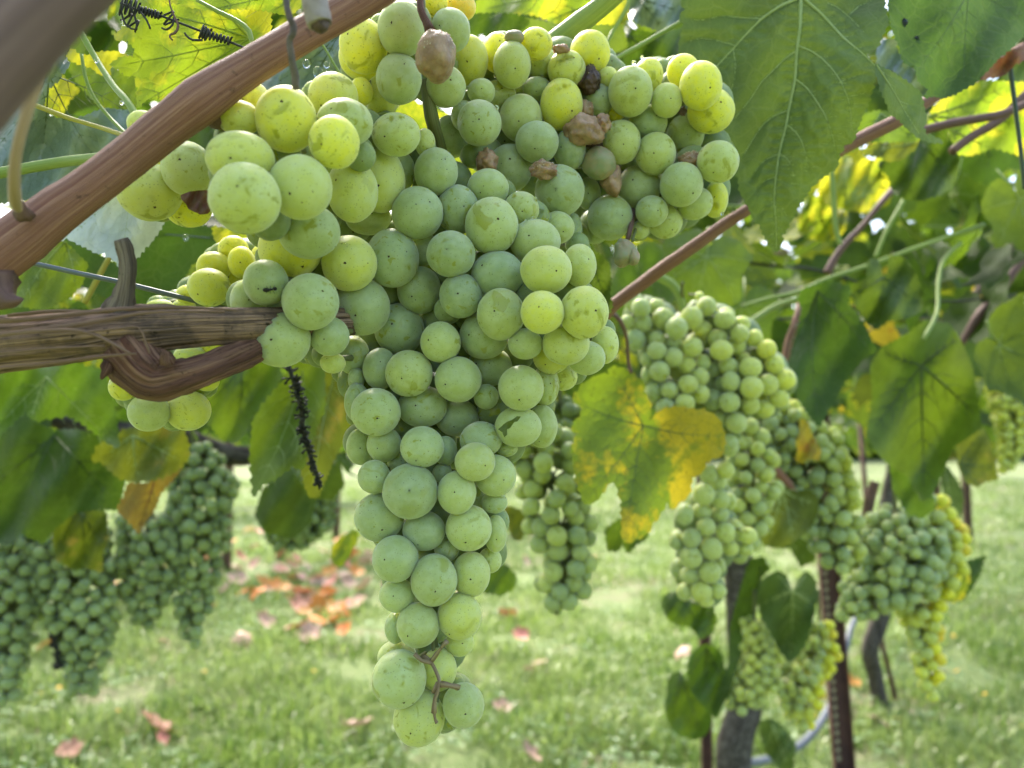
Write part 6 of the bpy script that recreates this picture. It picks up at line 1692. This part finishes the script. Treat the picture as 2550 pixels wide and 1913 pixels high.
for px, py, s, w_, lb in [
    (385, 1825, .078, 0, 'pinkish red fallen leaf lying alone on the grass at lower left'),
    (405, 1862, .03, 0, 'small red leaf scrap just below the pinkish red fallen leaf'),
    (170, 1895, .045, 0, 'red fallen leaf cut by the bottom edge at lower left'),
    (880, 1815, .062, 3, 'pale pink fallen leaf just left of the foot of the main bunch'),
    (305, 1480, .085, 2, 'orange fallen leaf seen between the dark bunches'),
    (310, 1515, .085, 4, 'pale fallen leaf right below the orange one between the dark bunches'),
    (108, 1525, .075, 3, 'pink fallen leaf left of the dry stalk between two dark bunches'),
    (120, 1632, .055, 2, 'orange fallen leaf beside the dry stalk at lower left'),
    (860, 1568, .05, 2, 'bright orange fallen leaf left of the lower main bunch'),
    (600, 1602, .06, 4, 'pale folded fallen leaf on the grass left of centre'),
    (410, 1608, .035, 4, 'small pale fallen leaf at the foot of the tall dark bunch'),
    (525, 1535, .05, 0, 'faded red fallen leaf right of the tall dark bunch'),
    (1262, 1515, .07, 0, 'red fallen leaf right of the main bunch, near the narrow bunch'),
    (1302, 1578, .055, 0, 'dull red fallen leaf right of the main bunch'),
    (1345, 1640, .05, 4, 'pale fallen leaf right of the foot of the main bunch, upper of two'),
    (1318, 1655, .035, 4, 'small pale fallen leaf close beside the upper one right of the main bunch'),
    (1245, 1745, .045, 3, 'pink fallen leaf right of the lowest grapes'),
    (1322, 1885, .045, 3, 'pink fallen leaf near the bottom edge, right of centre'),
    (1310, 1405, .05, 3, 'small pink fallen leaf left of the narrow bunch'),
    (1345, 1350, .05, 3, 'faint pink fallen leaf beyond the narrow bunch'),
    (1695, 1612, .05, 4, 'pale fallen leaf left of the thin dark post'),
    (1560, 1310, .06, 3, 'small pink fallen leaf seen under the yellow leaf'),
    (2120, 1685, .04, 2, 'small orange fallen leaf right of the rusty post'),
    (2185, 1785, .05, 4, 'brownish fallen leaf in the grass right of the rusty post'),
    (530, 1450, .06, 2, 'orange fallen leaf right of the tall dark bunch, at the edge of the drift'),
]:
    fallen(px, py, s, w_, lb)
for i in range(105):
    px = rl.gauss(760, 150) if i < 85 else rl.uniform(480, 1500); py = rl.gauss(1440, 62) if i < 85 else rl.uniform(1290, 1420)
    fallen(px, max(1250, py), rl.uniform(.05, .085), rl.choice([0, 0, 3, 3, 4, 2, 0, 5]), 'red or orange fallen leaf in the drift on the lawn left of the main bunch' if i < 85 else 'faded fallen leaf far off on the lawn', 'fallen leaves of the drift behind the main bunch' if i < 85 else 'scattered far fallen leaves')
M_PETAL = plain('yellow_petals', (0.80, 0.50, 0.02), rough=.6)
fv, ff = [(0, 0, .2)], []
for k in range(12):
    a = k * math.pi / 6; rr = 1.0 if k % 2 else .72
    fv.append((math.cos(a) * rr, math.sin(a) * rr, .12 if k % 2 else 0))
for k in range(12): ff.append((0, 1 + k, 1 + (k + 1) % 12))
sv, sf, _ = tube_data([(0, 0, .1), (.1, 0, -1.5), (0, .1, -3.5)], [.12, .1, .1], 5)
fo = len(fv); fv += [tuple(p) for p in sv]; ff += [tuple(i + fo for i in q) for q in sf]
FLOW = mesh('flower', fv, ff, mats=[M_PETAL, M_GREENSTEM], midx=[0] * 12 + [1] * len(sf))
for px, py in [(100, 1750), (146, 1738), (295, 1790), (508, 1695), (782, 1678), (2375, 1597), (2452, 1725), (2545, 1820), (2382, 1668), (2230, 1788)]:
    p = ground_at(px, py); p.z = gz(p.x, p.y) + .05
    o = bpy.data.objects.new('flower', FLOW); COL.objects.link(o)
    o.matrix_world = Matrix.Translation(p) @ Matrix.Rotation(rl.uniform(0, 6), 4, 'Z') @ Matrix.Rotation(.4, 4, 'X') @ Matrix.Scale(.013, 4)
    tag(o, 'tiny yellow flower standing in the grass', 'flower', 'small yellow flowers in the lawn')

# ------------------------------------------------------------------ drops, ant
def drop(px, py, w_, d=None, flat=.75, label=None):
    d = dz(px, py) if d is None else d
    k = d / F * w_
    v, f = [], []
    for i in range(13):
        th = math.pi * i / 12
        for q in range(18):
            ph = 2 * math.pi * q / 18
            v.append((math.sin(th) * math.cos(ph), math.sin(th) * math.sin(ph) * (1.12 - .12 * math.cos(ph)), math.cos(th) * flat))
    for i in range(12):
        for q in range(18):
            a, b_ = i * 18 + q, i * 18 + (q + 1) % 18
            f.append((a, a + 18, b_ + 18, b_))
    o = link('water_drop', mesh('water_drop', v, f, mats=[M_WATER]))
    o.matrix_world = Matrix.Translation(P(px, py, d - k * flat * .15)) @ RC.to_4x4() @ Matrix.Scale(k, 4)
    tag(o, label or 'clear water drop clinging to a grape of the upper bunches', 'water drop', None if label else 'water drops on the grapes')


for c_, x, y, w_ in [('B', 470, 930, 7), ('B', 1075, 490, 7), ('B', 1040, 520, 5), ('B', 1120, 490, 5), ('B', 1000, 530, 4), ('B', 1060, 740, 6), ('B', 1010, 765, 4), ('B', 1100, 735, 4), ('B', 865, 660, 4), ('B', 400, 665, 5), ('B', 455, 655, 4),
                     ('C', 1378, 1010, 4), ('C', 1330, 940, 7), ('E', 1150, 195, 6), ('E', 970, 165, 6), ('E', 1210, 300, 5), ('E', 1815, 1470, 4), ('E', 1760, 1335, 3.5), ('E', 1130, 355, 4), ('E', 1070, 380, 4), ('E', 195, 122, 3),
                     ('A', 1640, 1020, 6), ('A', 1720, 1010, 5), ('E', 375, 545, 3.5), ('B', 1655, 545, 6), ('B', 1725, 495, 5), ('B', 780, 420, 6), ('D', 1240, 790, 4)]:
    x, y = atc(c_, x, y); drop(x, y, w_)
for c_, x, y, w_, d, lb in [('A', 912, 550, 10, .352, 'upper left of three water drops on the grey-green leaf above the front grapes'), ('A', 1010, 622, 13, .350, 'largest and lowest of three water drops on the grey-green leaf'),
                            ('A', 1085, 558, 8, .350, 'right of three water drops on the grey-green leaf'), ('K', 832, 525, 5, .305, 'water drop on the green dewy stalk, upper'), ('K', 1048, 885, 6, .295, 'water drop on the green dewy stalk, lower'),
                            ('P', 1195, 190, 9, .398, 'long water drop on the dark olive leaf at top right'), ('P', 1300, 325, 6, .398, 'round water drop on the dark olive leaf at top right'), ('L', 1600, 385, 7, .49, 'water drop hanging on the thin dark wire')]:
    x, y = atc(c_, x, y); drop(x, y, w_, d, label=lb)

# ant on the bruised grape
M_ANT = plain('ant_shell', (0.012, 0.009, 0.007), rough=.35)
ax_, ay_ = atc('D', 595, 1180)
ad = dz(ax_, ay_, -.0006)
root = empty('ant', P(ax_, ay_, ad)); tag(root, 'tiny black ant walking on the bruised grape at the left of the main bunch', 'ant')
for nm, dx, dy, rx, ry in [('abdomen', -9, 1, 9, 5.5), ('thorax', 1, 0, 5, 3), ('head', 13, -2, 5, 4.5), ('waist', 7, -1, 4, 2)]:
    raisin(root, ax_ + dx, ay_ + dy, rx, ry, ad, M_ANT, 3, wrinkle=.02, name=nm)
for k, (dx, sx) in enumerate([(-3, -7), (1, 0), (5, 7)]):
    for sg in (1, -1):
        p_, r_ = pts3([(ax_ + dx, ay_, ad, 1.3), (ax_ + dx + sx * .6, ay_ + sg * 6, ad - .0006, 1.2), (ax_ + dx + sx, ay_ + sg * 10, ad, 1)])
        tube('leg', p_, r_, M_ANT, 4, parent=root)
# bruise and tiny leaf scrap on grapes
TL('small dry pointed leaf scrap stuck between grapes of the lower main bunch', 'F', [(1520, 930), (1550, 905), (1640, 850), (1718, 820), (1660, 870), (1600, 930), (1575, 1000), (1560, 960)], .262, LM['olive'], None, name='leaf_scrap', seed=90, step=5, tooth=40, wave=.001)
TL('dark dry leaf scrap caught below the left grapes behind the cane', 'L', [(1555, 20), (1700, -20), (1830, 0), (1820, 150), (1790, 182), (1680, 170), (1600, 100)], .25, LM['dry'], None, name='leaf_scrap', seed=91, step=6, tooth=40, wave=.002)
